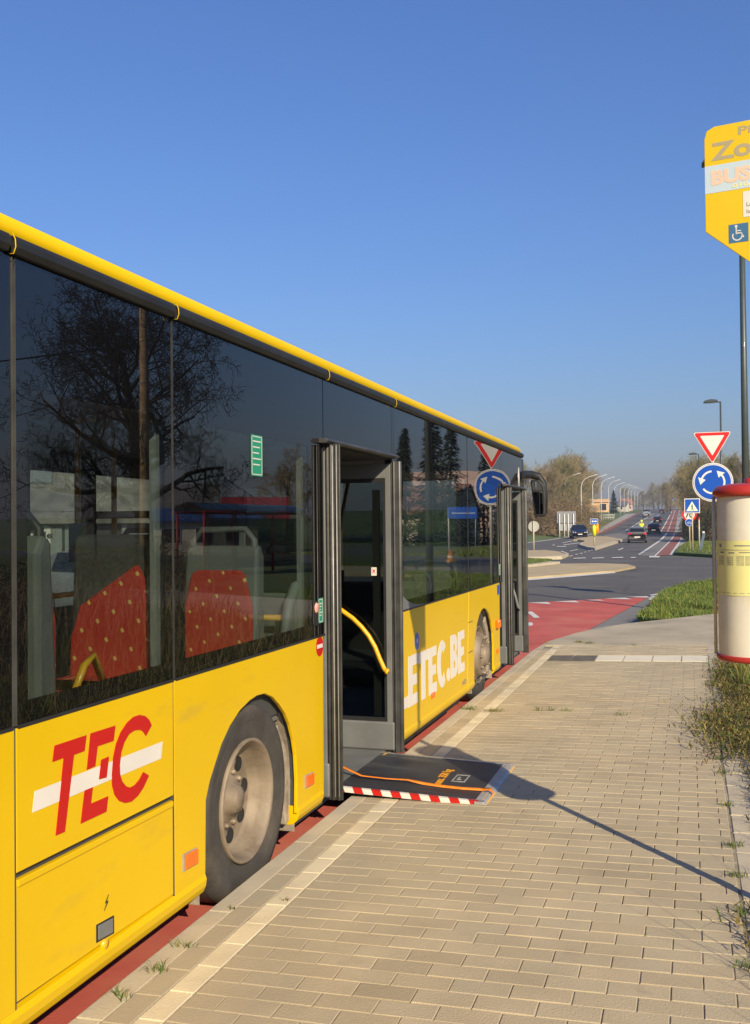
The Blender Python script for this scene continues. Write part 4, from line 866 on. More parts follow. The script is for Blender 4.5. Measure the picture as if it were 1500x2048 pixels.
# seats
def seat(x, y, zc, face, hgt=.56, w_=.43, shade_cut=False):
    """face=-1 looks to the rear (towards the camera)"""
    f = face; yb = y; par = bus
    def Yv(v): return yb + f * v
    sh = MB(); prof = [(-.06, -.06), (.42, -.02), (.44, .02), (.02, .03), (-.02, hgt + .10), (-.07, hgt + .12), (-.11, hgt + .05), (-.10, .0)]
    sh.add([(x + s_ * w_ / 2, Yv(u), zc + v) for s_ in (-1, 1) for u, v in prof], [tuple(range(8)), tuple(range(8, 16))[::-1]] + [(i, 8 + i, 8 + (i + 1) % 8, (i + 1) % 8) for i in range(8)])
    so_ = sh.build('seat', SHADOWY if shade_cut else SEAT, par, bevel=.02)  # dark shell on the trimmed seat stands in for the shaded backrest
    cu = MB(); A = [(x - w_ * .46, .02), (x - w_ * .46, hgt * .62), (x - w_ * .36, hgt * .93), (x - w_ * .3, hgt * .97), (x + w_ * .3, hgt * .97), (x + w_ * .36, hgt * .93), (x + w_ * .46, hgt * .62), (x + w_ * .46, .02)]
    if shade_cut: A = [(x - w_ * .48, .02), (x - w_ * .46, .22), (x - w_ * .36, .36), (x + w_ * .22, hgt * .95), (x + w_ * .26, hgt * .97), (x + w_ * .34, hgt * .85), (x + w_ * .48, .02)]  # red cushion trimmed to its sunlit part, shadow edge built into the outline
    y1, y2 = sorted((Yv(.0), Yv(.035)))
    cu.prism([(a, zc + b) for a, b in A], 'y', y1, y2)
    ya, yb2 = sorted((Yv(.035), Yv(.43)))
    cu.box(x - w_ * .46, x + w_ * .46, ya, yb2, zc + .0, zc + .055)
    cu.build('seat_cushion', FAB, so_, bevel=.012)
    hd = MB().tube([(x - w_ * .42, Yv(-.05), zc + hgt * .8), (x - w_ * .42, Yv(-.05), zc + hgt + .14), (x - w_ * .30, Yv(-.055), zc + hgt + .20), (x + w_ * .30, Yv(-.055), zc + hgt + .20), (x + w_ * .42, Yv(-.05), zc + hgt + .14), (x + w_ * .42, Yv(-.05), zc + hgt * .8)], .018, 8)
    hd.build('seat_handle', BLK if y < 4 else SEAT, so_)
# seat fabric with scattered yellow dashes
FAB = bpy.data.materials.new('red_seat_fabric'); FAB.use_nodes = True; nt = FAB.node_tree; N = nt.nodes; L = nt.links; pb = N['Principled BSDF']; pb.inputs['Roughness'].default_value = .9
tc = N.new('ShaderNodeTexCoord'); mp = N.new('ShaderNodeMapping'); mp.inputs['Rotation'].default_value = (0, rad(28), 0); mp.inputs['Scale'].default_value = (11, .001, 11)
fr = N.new('ShaderNodeVectorMath'); fr.operation = 'FRACTION'; sx = N.new('ShaderNodeSeparateXYZ')
L.new(tc.outputs['Object'], mp.inputs[0]); L.new(mp.outputs[0], fr.inputs[0]); L.new(fr.outputs[0], sx.inputs[0])
def rng_(sock, c, h):
    a = N.new('ShaderNodeMath'); a.operation = 'COMPARE'; a.inputs[1].default_value = c; a.inputs[2].default_value = h; L.new(sock, a.inputs[0]); return a.outputs[0]
m1 = N.new('ShaderNodeMath'); m1.operation = 'MULTIPLY'; L.new(rng_(sx.outputs[0], .5, .075), m1.inputs[0]); L.new(rng_(sx.outputs[2], .5, .10), m1.inputs[1])
mx = N.new('ShaderNodeMix'); mx.data_type = 'RGBA'; mx.inputs[6].default_value = (.52, .03, .02, 1); mx.inputs[7].default_value = (.80, .55, .15, 1); L.new(m1.outputs[0], mx.inputs[0]); L.new(mx.outputs[2], pb.inputs['Base Color'])
seat(-2.41, 3.86, 1.13, -1, w_=.46, shade_cut=True); seat(-2.40, 4.86, 1.06, -1); seat(-2.86, 4.86, 1.06, -1)
seat(-2.52, 3.27, 1.13, 1); seat(-2.40, 2.0, 1.13, 1); seat(-3.95, 3.9, 1.13, -1); seat(-4.3, 8.6, .66, 1)
seat(-4.2, 10.1, .9, 1); seat(-2.42, 8.8, .66, 1); seat(-2.42, 9.7, .72, 1)
p_ = MB()
for x, y in ((-3.0, 4.45), (-3.05, 3.95), (-3.35, 5.35), (-2.75, 7.3), (-3.3, 8.7), (-3.1, 10.9)): p_.tube([(x, y, .82 if y < 5.2 else .2), (x, y, 2.45)], .017, 8)
p_.tube([(-2.2, 5.22, 1.32), (-2.75, 5.22, 1.32), (-3.35, 5.30, 1.32)], .017, 8); p_.tube([(-3.0, 3.2, 1.5), (-3.0, 4.45, 1.5)], .014, 8)
p_.tube([(-2.28, 3.30, 1.12), (-2.24, 3.36, 1.30), (-2.24, 3.42, 1.33), (-2.24, 3.50, 1.20)], .015, 8)
p_.tube([(-2.55, 7.5, 2.3), (-2.62, 7.45, 1.9), (-2.62, 7.4, 1.5), (-2.6, 7.3, 1.1)], .015, 8)
p_.build('handrail', YELM, bus)
v_ = MB(); v_.box(-3.04, -2.96, 4.42, 4.49, 1.66, 1.86); v_.box(-3.09, -3.01, 3.92, 3.99, 1.75, 1.93); v_.build('stop_button_box', SBLUE, bus, bevel=.01)
MB().box(-2.62, -2.15, 5.34, 5.37, .22, 1.45).build('door_screen', SEAT, bus, bevel=.02)
MB().tube([(-2.16, 5.15, 1.16), (-2.16, 5.24, 1.40), (-2.16, 5.34, 1.49), (-2.16, 5.42, 1.50)], .03, 8).build('screen_bracket', GREYL, bus)
MB().box(-3.9, -3.7, 12.1, 12.15, 1.0, 1.1).build('driver_console', BLK, bus)
# ------------------------------------------------------------------ bus stop post
PX, PY = .263, 4.59
bs = thing('bus_stop_post', (PX, PY, PZ(PX)), 'bus stop post with a yellow flag sign and a cream tube with red caps', 'bus stop')
MB().tube([(PX + .01, PY, .1), (PX + .045, PY, 3.25)], .024, 14).build('pole', M('dark_red_pole', (.22, .05, .03), .5, var=.2), bs)
MB().lathe([(.026, 2.78), (.040, 2.78), (.040, 3.30), (.026, 3.30)], (PX + .046, PY, 0), 'z', 18).build('pole_sleeve', SYEL, bs)
TUBEM = M('tube_cream_plastic', (.72, .68, .55), .35, var=.06, scale=3, coat=.3)
mix_layer(TUBEM, (.52, .44, .22), 2.5, .50, .8)
mix_layer(TUBEM, (.30, .26, .18), 9., .68, .80, (1, 1, .4))
tb = MB().lathe([(.148, 1.262), (.148, 1.952)], (PX, PY, 0), 'z', 48).build('timetable_tube', TUBEM, bs)
CAPR = M('red_cap_plastic', (.42, .03, .018), .4, var=.1, coat=.2)
cp = MB().lathe([(.148, 1.938), (.163, 1.940), (.166, 1.955), (.163, 1.972), (.150, 1.984), (.10, 1.994), (0, 1.998)], (PX, PY, 0), 'z', 48).build('top_cap', CAPR, bs)
MB().lathe([(.035, 1.99), (.035, 2.018), (0, 2.022)], (PX, PY, 0), 'z', 20).build('cap_knob', CAPR, cp)
MB().lathe([(0, 1.236), (.150, 1.238), (.158, 1.245), (.158, 1.262), (.148, 1.264)], (PX, PY, 0), 'z', 48).build('bottom_cap', CAPR, bs)
PAP = M('yellow_paper', (.78, .74, .30), .6, var=.05, scale=4); INK = M('faded_print', (.27, .27, .21), .8, var=.2, scale=30); INKL = M('pale_print', (.52, .50, .25), .8, var=.2, scale=30)
A0, A1 = rad(185), rad(330)
pp = MB().lathe([(.1492, 1.520), (.1492, 1.752)], (PX, PY, 0), 'z', 40, A0, A1).build('timetable_paper', PAP, tb)
for a0, a1, z0, z1 in ((200, 208, 1.722, 1.738), (200, 262, 1.711, 1.713), (236, 262, 1.728, 1.733), (203, 214, 1.698, 1.705), (225, 236, 1.698, 1.703), (244, 300, 1.700, 1.704), (200, 320, 1.530, 1.532)):
    MB().lathe([(.1499, z0), (.1499, z1)], (PX, PY, 0), 'z', 10, rad(a0), rad(a1)).build('timetable_print', INK, pp)
for a0, a1 in ((198, 204), (205, 214), (222, 230), (231, 234), (240, 252), (254, 262), (266, 282)):
    ik = MB()
    for k in range(5): ik.lathe([(.1499, 1.648 + k * .0082), (.1499, 1.654 + k * .0082)], (PX, PY, 0), 'z', 4, rad(a0), rad(a1))
    ik.build('timetable_print', INKL, pp)
MB().tube([(PX - .160, PY - .010, 1.262), (PX - .160, PY - .010, 1.94)], .007, 6).build('tube_clamp', CYEL, tb)
# flag sign, turned a little towards the road
ang = rad(-11); ux = Vector((math.cos(ang), math.sin(ang), 0)); un = Vector((ux.y, -ux.x, 0)); uz = Vector((0, 0, 1))
C0 = Vector((PX + .060, PY, 0)) + un * .045
fl_ = lambda u, v, d=0.: tuple(C0 + ux * u + uz * v + un * d)
def flat(mb, poly, d0, d1):
    n = len(poly); ar = sum(poly[j][0] * poly[(j + 1) % n][1] - poly[(j + 1) % n][0] * poly[j][1] for j in range(n))
    if ar < 0: poly = poly[::-1]
    return mb.add([fl_(u, v, d1) for u, v in poly] + [fl_(u, v, d0) for u, v in poly], [tuple(range(n)), tuple(range(n, 2 * n))[::-1]] + [(j, n + j, n + (j + 1) % n, (j + 1) % n) for j in range(n)])
zt = 3.555; zb_ = 2.925
body = [(-.232, 3.10), (-.232, zt - .05), (-.222, zt - .015), (-.19, zt), (.19, zt), (.222, zt - .015), (.232, zt - .05), (.232, 3.10), (.03, zb_), (-.03, zb_)]
pn = flat(MB(), body, -.012, 0).build('flag_panel', SYEL, bs, bevel=.002)
PALE = M('faded_blue_film', (.50, .62, .68), .5, var=.04); FADR = M('faded_pink_film', (.80, .55, .40), .5, var=.04); GRYT = M('grey_lettering', (.40, .34, .20), .5, var=.05)
flat(MB(), [(-.231, 3.265), (.231, 3.265), (.231, 3.385), (-.231, 3.385)], 0, .001).build('blue_band', PALE, pn)
for s_, u, v, sz, wd, mt, d, bd in (('Pierre', -.09, 3.500, .050, .20, GRYT, .0006, .001), ('Zoning', -.205, 3.408, .105, .40, GRYT, .0006, .003), ('BUS', -.205, 3.302, .082, .165, FADR, .0016, .004), ('010/235353', -.118, 3.274, .024, .21, PAP, .0016, .0006)):
    t = MB(); text_mb(t, s_, fl_(u, v, d), ux, uz, sz, width=wd, bold=bd, depth=.0004); t.build('sign_lettering', mt, pn)
wb = flat(MB(), [(-.075, 3.14), (.16, 3.14), (.16, 3.25), (-.075, 3.25)], 0, .0012).build('white_label', WHT, pn)
for s_, v in (('La ligne', 3.185), ('la plus', 3.155)):
    t = MB(); text_mb(t, s_, fl_(-.06, v, .002), ux, uz, .024, depth=.001); t.build('label_lettering', INK, wb)
SBL2 = M('wheelchair_sign_blue', (.05, .16, .30), .5, var=.05)
q = flat(MB(), [(-.135, 3.035), (-.055, 3.035), (-.055, 3.115), (-.135, 3.115)], 0, .0012).build('wheelchair_sign', SBL2, pn)
m_ = MB()
for k in range(22):
    a = rad(150 + k * 12); b = rad(150 + (k + 1) * 12)
    if k > 19: break
    flat(m_, [(-.100 + r * math.cos(t), 3.064 + r * math.sin(t)) for r, t in ((.017, a), (.022, a), (.022, b), (.017, b))], .0012, .002)
flat(m_, [(-.107, 3.070), (-.102, 3.070), (-.102, 3.100), (-.107, 3.100)], .0012, .002); flat(m_, [(-.107, 3.072), (-.085, 3.072), (-.085, 3.077), (-.107, 3.077)], .0012, .002)
flat(m_, [(-.088, 3.075), (-.083, 3.077), (-.072, 3.055), (-.077, 3.053)], .0012, .002); flat(m_, circle(-.1045, 3.105, .006, 10), .0012, .002); flat(m_, [(-.085, 3.086), (-.107, 3.088), (-.107, 3.084), (-.085, 3.082)], .0012, .002)
m_.build('wheelchair_symbol', WHT, q)
# ------------------------------------------------------------------ give-way and roundabout signs
def facing(root_loc, target=(0, 0)): return math.atan2(root_loc[0] - target[0], -(root_loc[1] - target[1]))
def local_thing(name, loc, rz, *a, **k):
    t = thing(name, loc, *a, rz=rz, **k); ORG_[t.name] = Vector((0, 0, 0)); return t
def rounded_tri(h, r, up=False, cy=0.):
    R = h * 2 / 3; pts = []
    for k in range(3):
        a = rad(-90 + 120 * k); cx, cz = (R - 2 * r) * math.cos(a), (R - 2 * r) * math.sin(a)
        for j in range(7): t = a + rad(-60 + 20 * j); pts.append((cx + r * math.cos(t), cy + cz + r * math.sin(t)))
    return pts if not up else [(x, 2 * cy - z) for x, z in pts]
loc = (.54, 24.6, .10)
rs = local_thing('roundabout_sign', loc, rad(-2), 'give way triangle above a blue round sign with three circling arrows on one pole', 'road sign')
MB().tube([(0, 0, 0), (0, 0, 3.75)], .038, 12).build('pole', STEEL, rs)
tr = MB().prism(rounded_tri(.74, .035, cy=3.63), 'y', -.055, -.045).build('triangle_plate', SWHT, rs)
MB().prism(rounded_tri(.70, .03, cy=3.63), 'y', -.058, -.055).build('red_border', SRED, tr)
MB().prism(rounded_tri(.47, .012, cy=3.638), 'y', -.061, -.058).build('white_centre', SWHT, tr)
cz = 2.705
dp = MB().prism(circle(0, cz, .452, 56), 'y', -.065, -.050).build('round_plate', SWHT, rs, bevel=.003)
MB().prism(circle(0, cz, .432, 56), 'y', -.067, -.065).build('rim_line', M('sign_rim_grey', (.28, .33, .40), .5), dp)
MB().prism(circle(0, cz, .418, 56), 'y', -.069, -.067).build('white_ring', SWHT, dp)
bl = MB().prism(circle(0, cz, .400, 56), 'y', -.071, -.069).build('blue_face', SBLUE, dp)
for k in range(3):
    m_ = MB(); a0 = rad(95 + 120 * k); a1 = a0 + rad(64)
    ring(m_, 'y', 0, cz, .235, .278, -.0735, -.071, 12, a0, a1)
    R = .2565; c_, s_ = math.cos(a1), math.sin(a1); tx, tz = -s_, c_
    P0 = (R * c_ + .09 * c_, cz + R * s_ + .09 * s_); P1 = (R * c_ - .09 * c_, cz + R * s_ - .09 * s_); P2 = (R * c_ + tx * .15 - .02 * c_, cz + R * s_ + tz * .15 - .02 * s_)
    m_.prism([P0, P1, P2], 'y', -.0735, -.071); m_.build('arrow', SWHT, bl)
# crossing sign group at 66 m
cs = local_thing('crossing_sign', (.19, 66.1, .1), rad(0), 'blue square pedestrian crossing sign on its pale pole', 'road sign')
MB().tube([(0, 0, 0), (0, 0, 3.3)], .045, 8).build('pole', CYEL, cs)
q = MB().box(-.47, .47, -.075, -.06, 2.45, 3.38).build('plate', SWHT, cs, bevel=.01)
MB().box(-.42, .42, -.08, -.075, 2.50, 3.33).build('blue_face', SBLUE, q)
MB().prism([(-.36, 2.58), (.36, 2.58), (0, 3.20)], 'y', -.085, -.08).build('white_triangle', M('reflective_white', (.72, .80, .60), .5), q)
MB().prism([(-.02, 3.02), (.03, 3.02), (.03, 2.9), (.09, 2.84), (.03, 2.86), (.03, 2.78), (.09, 2.62), (.05, 2.62), (0, 2.74), (-.06, 2.62), (-.10, 2.62), (-.02, 2.78), (-.03, 2.87), (-.09, 2.82), (-.02, 2.93)], 'y', -.088, -.085).build('walking_figure', BLK, q)
ss = local_thing('speed_limit_sign', (.02, 69.3, .1), rad(0), 'red ringed speed limit sign above a small blue round one, behind the crossing sign', 'road sign')
MB().tube([(0, 0, 0), (0, 0, 2.9)], .045, 8).build('pole', CYEL, ss)
q = MB().prism(circle(0, 2.40, .46, 32), 'y', -.075, -.06).build('plate', SRED, ss); MB().prism(circle(0, 2.40, .34, 32), 'y', -.080, -.075).build('white_face', SWHT, q)
t = MB(); text_mb(t, '70', (-.26, -.083, 2.21), (1, 0, 0), (0, 0, 1), .46, width=.50, bold=.012, depth=.002); t.build('number', BLK, q)
q = MB().prism(circle(-.02, 1.88, .25, 28), 'y', -.085, -.07).build('round_plate', SWHT, ss); MB().prism(circle(-.02, 1.88, .225, 28), 'y', -.09, -.085).build('blue_face', SBLUE, q)
m_ = MB(); ring(m_, 'y', -.11, 1.83, .045, .065, -.094, -.09, 14); ring(m_, 'y', .07, 1.83, .045, .065, -.094, -.09, 14); m_.prism([(-.11, 1.83), (-.05, 1.93), (.05, 1.93), (.07, 1.83), (.03, 1.91), (-.04, 1.91)], 'y', -.094, -.09); m_.build('bicycle_symbol', SWHT, q)
po = local_thing('marker_post', (.66, 73.6, .1), 0, 'thin red and white marker post in front of the dark hedge', 'post')
MB().tube([(0, 0, 0), (0, 0, 2.1)], .05, 8).build('post', CYEL, po)
MB().tube([(0, 0, 2.1), (0, 0, 2.22)], .07, 8).build('post_cap', SRED, po); MB().tube([(0, 0, 1.4), (0, 0, 1.52)], .053, 8).build('reflective_band', SWHT, po)
gb = local_thing('leaning_post', (.72, 67.3, .1), 0, 'short blue grey marker post leaning to the right in the roadside grass', 'post')
MB().prism([(-.16, .05), (.02, .05), (.26, 1.15), (.20, 1.22), (.08, 1.16)], 'y', -.05, .05).build('post_body', M('blue_grey_plastic', (.10, .15, .20), .5, var=.2), gb, bevel=.02)
MB().prism([(.06, 1.17), (.22, 1.17), (.22, 1.30), (.08, 1.30)], 'y', -.045, .045).build('post_head', SWHT, gb, bevel=.02)
MB().box(-.32, .02, -.06, .06, 0, .07).build('post_foot', BLK, gb)
# left side signs
rb = local_thing('round_sign', (-10.35, 69.8, 0), rad(0), 'grey back of a round sign on a pale pole standing on the paved island', 'road sign')
MB().tube([(0, 0, .1), (0, 0, 2.2)], .05, 8).build('pole', CYEL, rb)
MB().prism(circle(0, 1.81, .38, 32), 'y', .06, .075).build('plate', M('sign_back_grey', (.42, .42, .38), .6, var=.08), rb, bevel=.004)
MB().box(-.04, .04, .05, .058, 1.45, 2.17).build('bracket', SHADOWY, rb)
bk = local_thing('direction_board', (-16.9, 146., .2), rad(0), 'grey back of a large direction board on four posts before the wood', 'road sign')
for x in (-1.0, -.3, .25, 1.0): MB().tube([(x, 0, -.2), (x, 0, 3.4)], .09, 6).build('post', LAMPW, bk)
MB().box(-1.35, 1.35, .1, .16, 2.0, 3.75).build('board', M('board_back', (.26, .27, .28), .6, var=.06), bk); MB().box(-1.2, 1.3, .12, .18, .95, 1.95).build('lower_board', M('board_back2', (.35, .36, .36), .6, var=.06), bk)
MB().box(-1.36, 1.36, .06, .10, 2.0, 2.08).build('frame_rail', SHADOWY, bk)
ar = local_thing('keep_left_sign', (-7.15, 80.5, .1), rad(3), 'blue plate with a white arrow above a bright yellow bollard on the splitter island', 'road sign')
MB().tube([(0, 0, 0), (0, 0, 2.0)], .05, 8).build('pole', CYEL, ar)
q = MB().box(-.30, .30, -.07, -.055, 1.85, 2.28).build('plate', SWHT, ar, bevel=.02); MB().box(-.27, .27, -.075, -.07, 1.88, 2.25).build('blue_face', SBLUE, q)
MB().prism([(-.22, 2.07), (-.10, 2.17), (-.10, 2.11), (.10, 2.11), (.10, 2.17), (.22, 2.07), (.10, 1.97), (.10, 2.03), (-.10, 2.03), (-.10, 1.97)], 'y', -.079, -.075).build('arrow', SWHT, q)
MB().lathe([(.0, .95), (.15, .95), (.15, 1.72), (.12, 1.74), (0, 1.74)], (0, -.14, 0), 'z', 20).build('yellow_sleeve', M('fluo_yellow', (.85, .85, .0), .4, var=.03), ar)
MB().lathe([(.0, 1.1), (.14, 1.1), (.14, 1.85), (0, 1.86)], (.20, .25, 0), 'z', 20).build('orange_sleeve', M('fluo_orange', (.85, .30, .01), .4, var=.03), ar)
# ------------------------------------------------------------------ masts
def px_at(x, d, yy=1052.):
    """ground position of an image pixel column at a chosen depth"""
    v = (-B_) + R_ * ((x - 750) / 2000.) - U_ * ((yy - 1024) / 2000.); return v * d

def dark_mast(name, x, y, h, lab, arm=.9, dirx=-1., r=.075):
    t = thing(name, (x, y, T(y)), lab, 'street lamp', group='dark street lamps on the right'); z0 = T(y)
    MB().tube([(x, y, z0), (x, y, z0 + h)], [r, r * .62], 16).build('mast', MAST, t)
    MB().lathe([(r * 1.7, z0), (r * 1.7, z0 + .12), (r, z0 + .14)], (x, y, 0), 'z', 14).build('mast_base', MAST, t)
    MB().tube([(x, y, z0 + h - .05), (x + dirx * .25, y + .05, z0 + h + .02)], r * .5, 8).build('lamp_arm', MAST, t)
    s = dirx; hd = MB().prism([(x + s * .15, z0 + h - .04), (x + s * arm, z0 + h - .06), (x + s * (arm - .1), z0 + h + .08), (x + s * .5, z0 + h + .15), (x + s * .15, z0 + h + .1)], 'y', y - .14, y + .16).build('lamp_head', MAST, t, bevel=.03)
    MB().box(min(x + s * .3, x + s * (arm - .1)), max(x + s * .3, x + s * (arm - .1)), y - .1, y + .12, z0 + h - .07, z0 + h - .045).build('lamp_glass', GREYL, hd)
    return t
m1_ = dark_mast('street_lamp', 1.035, 20.2, 8.80, 'tall dark mast on the lawn, its head peeping out behind the yellow flag sign', arm=.72)
dark_mast('street_lamp', 1.80, 60.3, 8.85, 'dark street lamp rising behind the give way triangle', arm=.95)
dark_mast('street_lamp', .98, 105., 8.9, 'dark street lamp standing in front of the right hand trees', arm=.95)
W_ORD = ['nearest', 'second nearest', 'third nearest', 'fourth nearest', 'fifth nearest', 'sixth nearest', 'seventh nearest', 'eighth nearest', 'ninth nearest', 'tenth nearest', 'eleventh nearest', 'twelfth nearest', 'thirteenth nearest', 'fourteenth nearest']
L0 = DATA['lamps'][0]
wl0 = thing('curved_street_lamp', (L0[0], L0[1], T(L0[1])), '%s of the white curved street lamps along the left bank' % W_ORD[0], 'street lamp', group='white curved lamps along the left bank')
KL = .78
x, y, z = L0[0], L0[1], T(L0[1]); H = 10.6
MB().tube([(x, y, z), (x, y, z + H * .45), (x + .02, y, z + H * .78), (x + .25, y, z + H * .86), (x + .8, y, z + H * .925), (x + 1.6, y, z + H * .96), (x + 2.6, y, z + H * .985)], [.10, .09, .08, .075, .065, .06, .05], 8).build('mast', LAMPW, wl0)
MB().prism([(x + 2.5, z + H * .98), (x + 3.25, z + H * .995), (x + 3.2, z + H * 1.005), (x + 2.6, z + H * .998)], 'y', y - .12, y + .12).build('lamp_head', LAMPW, wl0)
for k, L_ in enumerate(DATA['lamps'][1:13]):
    c = copy_tree(wl0); c.location = (L_[0], L_[1], T(L_[1]) + (.4 if k < 2 else 0)); c['label'] = '%s of the white curved street lamps along the left bank' % W_ORD[k + 1]
for bx_, bd_, lab in ((1131, 205, 'white curved street lamp half hidden in the wood, left of the big board'), (1186, 222, 'white curved street lamp among the twigs, above the small farm building')):
    v = px_at(bx_, bd_); c = copy_tree(wl0); c.location = (v.x, v.y, T(v.y) + .6); c['label'] = lab
# ------------------------------------------------------------------ trees
def tree_mesh(name, seed, H, R, trunk_h, tr_r, mats, levels=4, kids=(9, 7, 6, 5), upright=.5, twig=.012, thin=3, leafy=0, ivy=0, flat_=1.):
    """mats = bark, twigs(, ivy). Recursive limbs; the last level is many thin slivers. Returns (trunk mesh, crown mesh)"""
    rs = random.Random(seed); tk = MB(); cr = MB(); env = []
    def branch(mb, p, d, L, r, lv, n):
        pts = [Vector(p)]; d = Vector(d).normalized(); rr = [r]; seg = 4 if lv < 2 else (3 if lv < 3 else 2)
        for i in range(seg):
            w_ = .18 if lv else .06
            d = (d + Vector((rs.gauss(0, w_), rs.gauss(0, w_), rs.gauss(0, w_) + upright * .12)) ).normalized()
            pts.append(pts[-1] + d * L / seg); rr.append(r * (1 - (i + 1) / seg * .72))
        mb.tube(pts, rr, n, cap=False); return pts, rr, d
    top = Vector((0, 0, H))
    pts, rr, _ = branch(tk, (0, 0, -.3), (0, 0, 1), H * .80, tr_r, 0, 9)
    def along(pts, rr, t):
        k = t * (len(pts) - 1); i = min(int(k), len(pts) - 2); f = k - i; return pts[i].lerp(pts[i + 1], f), rr[i] * (1 - f) + rr[i + 1] * f, (pts[i + 1] - pts[i]).normalized()
    def grow(pts, rr, lv, L):
        if lv >= levels: return
        for k in range(kids[min(lv, len(kids) - 1)]):
            t = (trunk_h / H / .8 + (1 - trunk_h / H / .8) * (k + rs.random()) / kids[0]) if lv == 0 else .25 + .75 * (k + rs.random()) / kids[min(lv, len(kids) - 1)]
            t = min(t, .99); p, r, dd = along(pts, rr, t)
            az = rs.uniform(0, 2 * math.pi) if lv else 2.4 * k + rs.uniform(-.5, .5)
            side = dd.orthogonal().normalized(); side.rotate(Matrix.Rotation(az, 3, dd))
            sp = rs.uniform(.75, 1.25) if lv else (1.35 - .85 * t)
            nd = (dd * math.cos(sp) + side * math.sin(sp)); nd.z += upright * .15 * (1 if lv else .3); nd.normalize()
            if lv == 0: l2 = R * (1.18 - .55 * abs(t - .5) * 1.6) * rs.uniform(.8, 1.1)
            else: l2 = L * rs.uniform(.38, .62)
            last = lv + 1 == levels
            r2 = max(twig, min(r * .62, l2 * .035 + .01))
            mb = tk if lv == 0 else cr
            if last:
                q = p + nd * l2 + Vector((rs.gauss(0, .1), rs.gauss(0, .1), rs.gauss(0, .1))) * l2; m_ = p.lerp(q, .5) + Vector((rs.gauss(0, .07), rs.gauss(0, .07), .05)) * l2
                cr.tube([p, m_, q], [twig, twig * .8, twig * .25], thin, cap=False)
            else:
                pp2, r3, _ = branch(mb, p, nd, l2, r2, lv + 1, 6 if lv == 0 else 4); grow(pp2, r3, lv + 1, l2)
    grow(pts, rr, 0, R)
    iv = MB()
    if ivy:
        for k in range(ivy):
            t = rs.random() ** 1.2 * .85; p, r, dd = along(pts, rr, t); a = rs.uniform(0, 6.28); q = p + Vector((math.cos(a), math.sin(a), 0)) * (r + rs.uniform(.02, .5) * (1 - t * .6)); s_ = rs.uniform(.07, .16)
            u = Vector((rs.gauss(0, 1), rs.gauss(0, 1), rs.gauss(0, 1))).normalized() * s_; v = u.orthogonal().normalized() * s_
            iv.add([q - u, q + v, q + u, q - v], [(0, 1, 2, 3)])
    return tk, cr, iv
def make_tree(loc, label, group, seed, H, R, th, r, bark, twm, name='tree', cat='tree', **k):
    t = local_thing(name, loc, random.uniform(0, 6), label, cat, group=group)
    tk, cr, iv = tree_mesh(name, seed, H, R, th, r, None, **k)
    tk.build('trunk', bark, t); cr.build('crown', twm, t)
    if iv.v: iv.build('ivy', IVY, t)
    return t
# left wood, right wood
protos = [make_tree((-31, 176, T(176) + 1.5), '', None, 11 + i, 13.5, 3.9, 1.6, .20, BARK, TWIG if i % 2 else TWIG2, levels=4, kids=(17, 7, 6, 4), upright=1.2, twig=.025, ivy=500 if i != 1 else 0) for i in range(3)]
LW = [(1094, 168, 10.8), (1106, 160, 12.0), (1119, 175, 13.8), (1131, 182, 14.0), (1142, 172, 13.2), (1150, 190, 14.2), (1160, 200, 13.5), (1170, 208, 12.6), (1181, 215, 12.8), (1190, 226, 12.2), (1080, 172, 11.5), (1068, 160, 11.5), (1126, 205, 15.5), (1156, 226, 15.5), (1196, 240, 11.0), (1040, 165, 12.), (1112, 190, 14.5), (1136, 160, 11.0), (1176, 235, 14)]
LW = [(x, d * 1.22, h * 1.08 * (1 if x < 1155 else .88)) if x > 1120 else (x, d * 1.1, h * .96) for x, d, h in LW if x < 1182]; sp = sorted(LW); nm = lambda k, n: W_ORD[k] if k < len(W_ORD) else str(k)
ORD2 = ['first', 'second', 'third', 'fourth', 'fifth', 'sixth', 'seventh', 'eighth', 'ninth', 'tenth', 'eleventh', 'twelfth', 'thirteenth', 'fourteenth', 'fifteenth', 'sixteenth', 'seventeenth', 'eighteenth', 'nineteenth', 'twentieth', 'twenty-first', 'twenty-second']
def place_trees(lst, group, phrase, Hp=13.5, zoff=0.):
    for k, (x, d, h) in enumerate(sorted(lst)):
        pr = protos[k % 3]; c = copy_tree(pr); v = px_at(x, d); c.location = (v.x, v.y, T(v.y) + zoff - .3); s_ = h / Hp; c.scale = (s_ * random.uniform(.85, 1.1),) * 2 + (s_,)
        c.rotation_euler = (0, 0, random.uniform(0, 6.28)); c['label'] = '%s bare tree from the left %s' % (ORD2[k], phrase); c['group'] = group; c['category'] = 'tree'
place_trees(LW, 'bare trees of the left wood', 'in the wood behind the big board', zoff=.9)
RW = [(1381, 200, 12.5), (1379, 245, 14.5), (1377, 300, 16.), (1388, 172, 12.2), (1392, 158, 11.9), (1398, 150, 12.4), (1406, 138, 11.2), (1416, 146, 11.2), (1428, 132, 10.2), (1440, 150, 11.4), (1455, 128, 10.6), (1472, 138, 11.5), (1490, 126, 11.8), (1508, 132, 11.5), (1375, 350, 15.5), (1530, 128, 11)]
place_trees(RW, 'bare trees of the right wood', 'in the wood behind the right lamp posts')
FW_ = [(1252, 520, 12), (1262, 500, 8), (1300, 560, 12), (1309, 540, 15), (1317, 520, 13), (1324, 500, 14), (1331, 470, 13), (1336, 400, 12), (1341, 330, 11), (1288, 600, 14), (1275, 620, 12)]
place_trees(FW_, 'far trees at the crest', 'at the crest of the road')
for p in protos:
    for ch in list(p.children): bpy.data.objects.remove(ch)
    bpy.data.objects.remove(p)
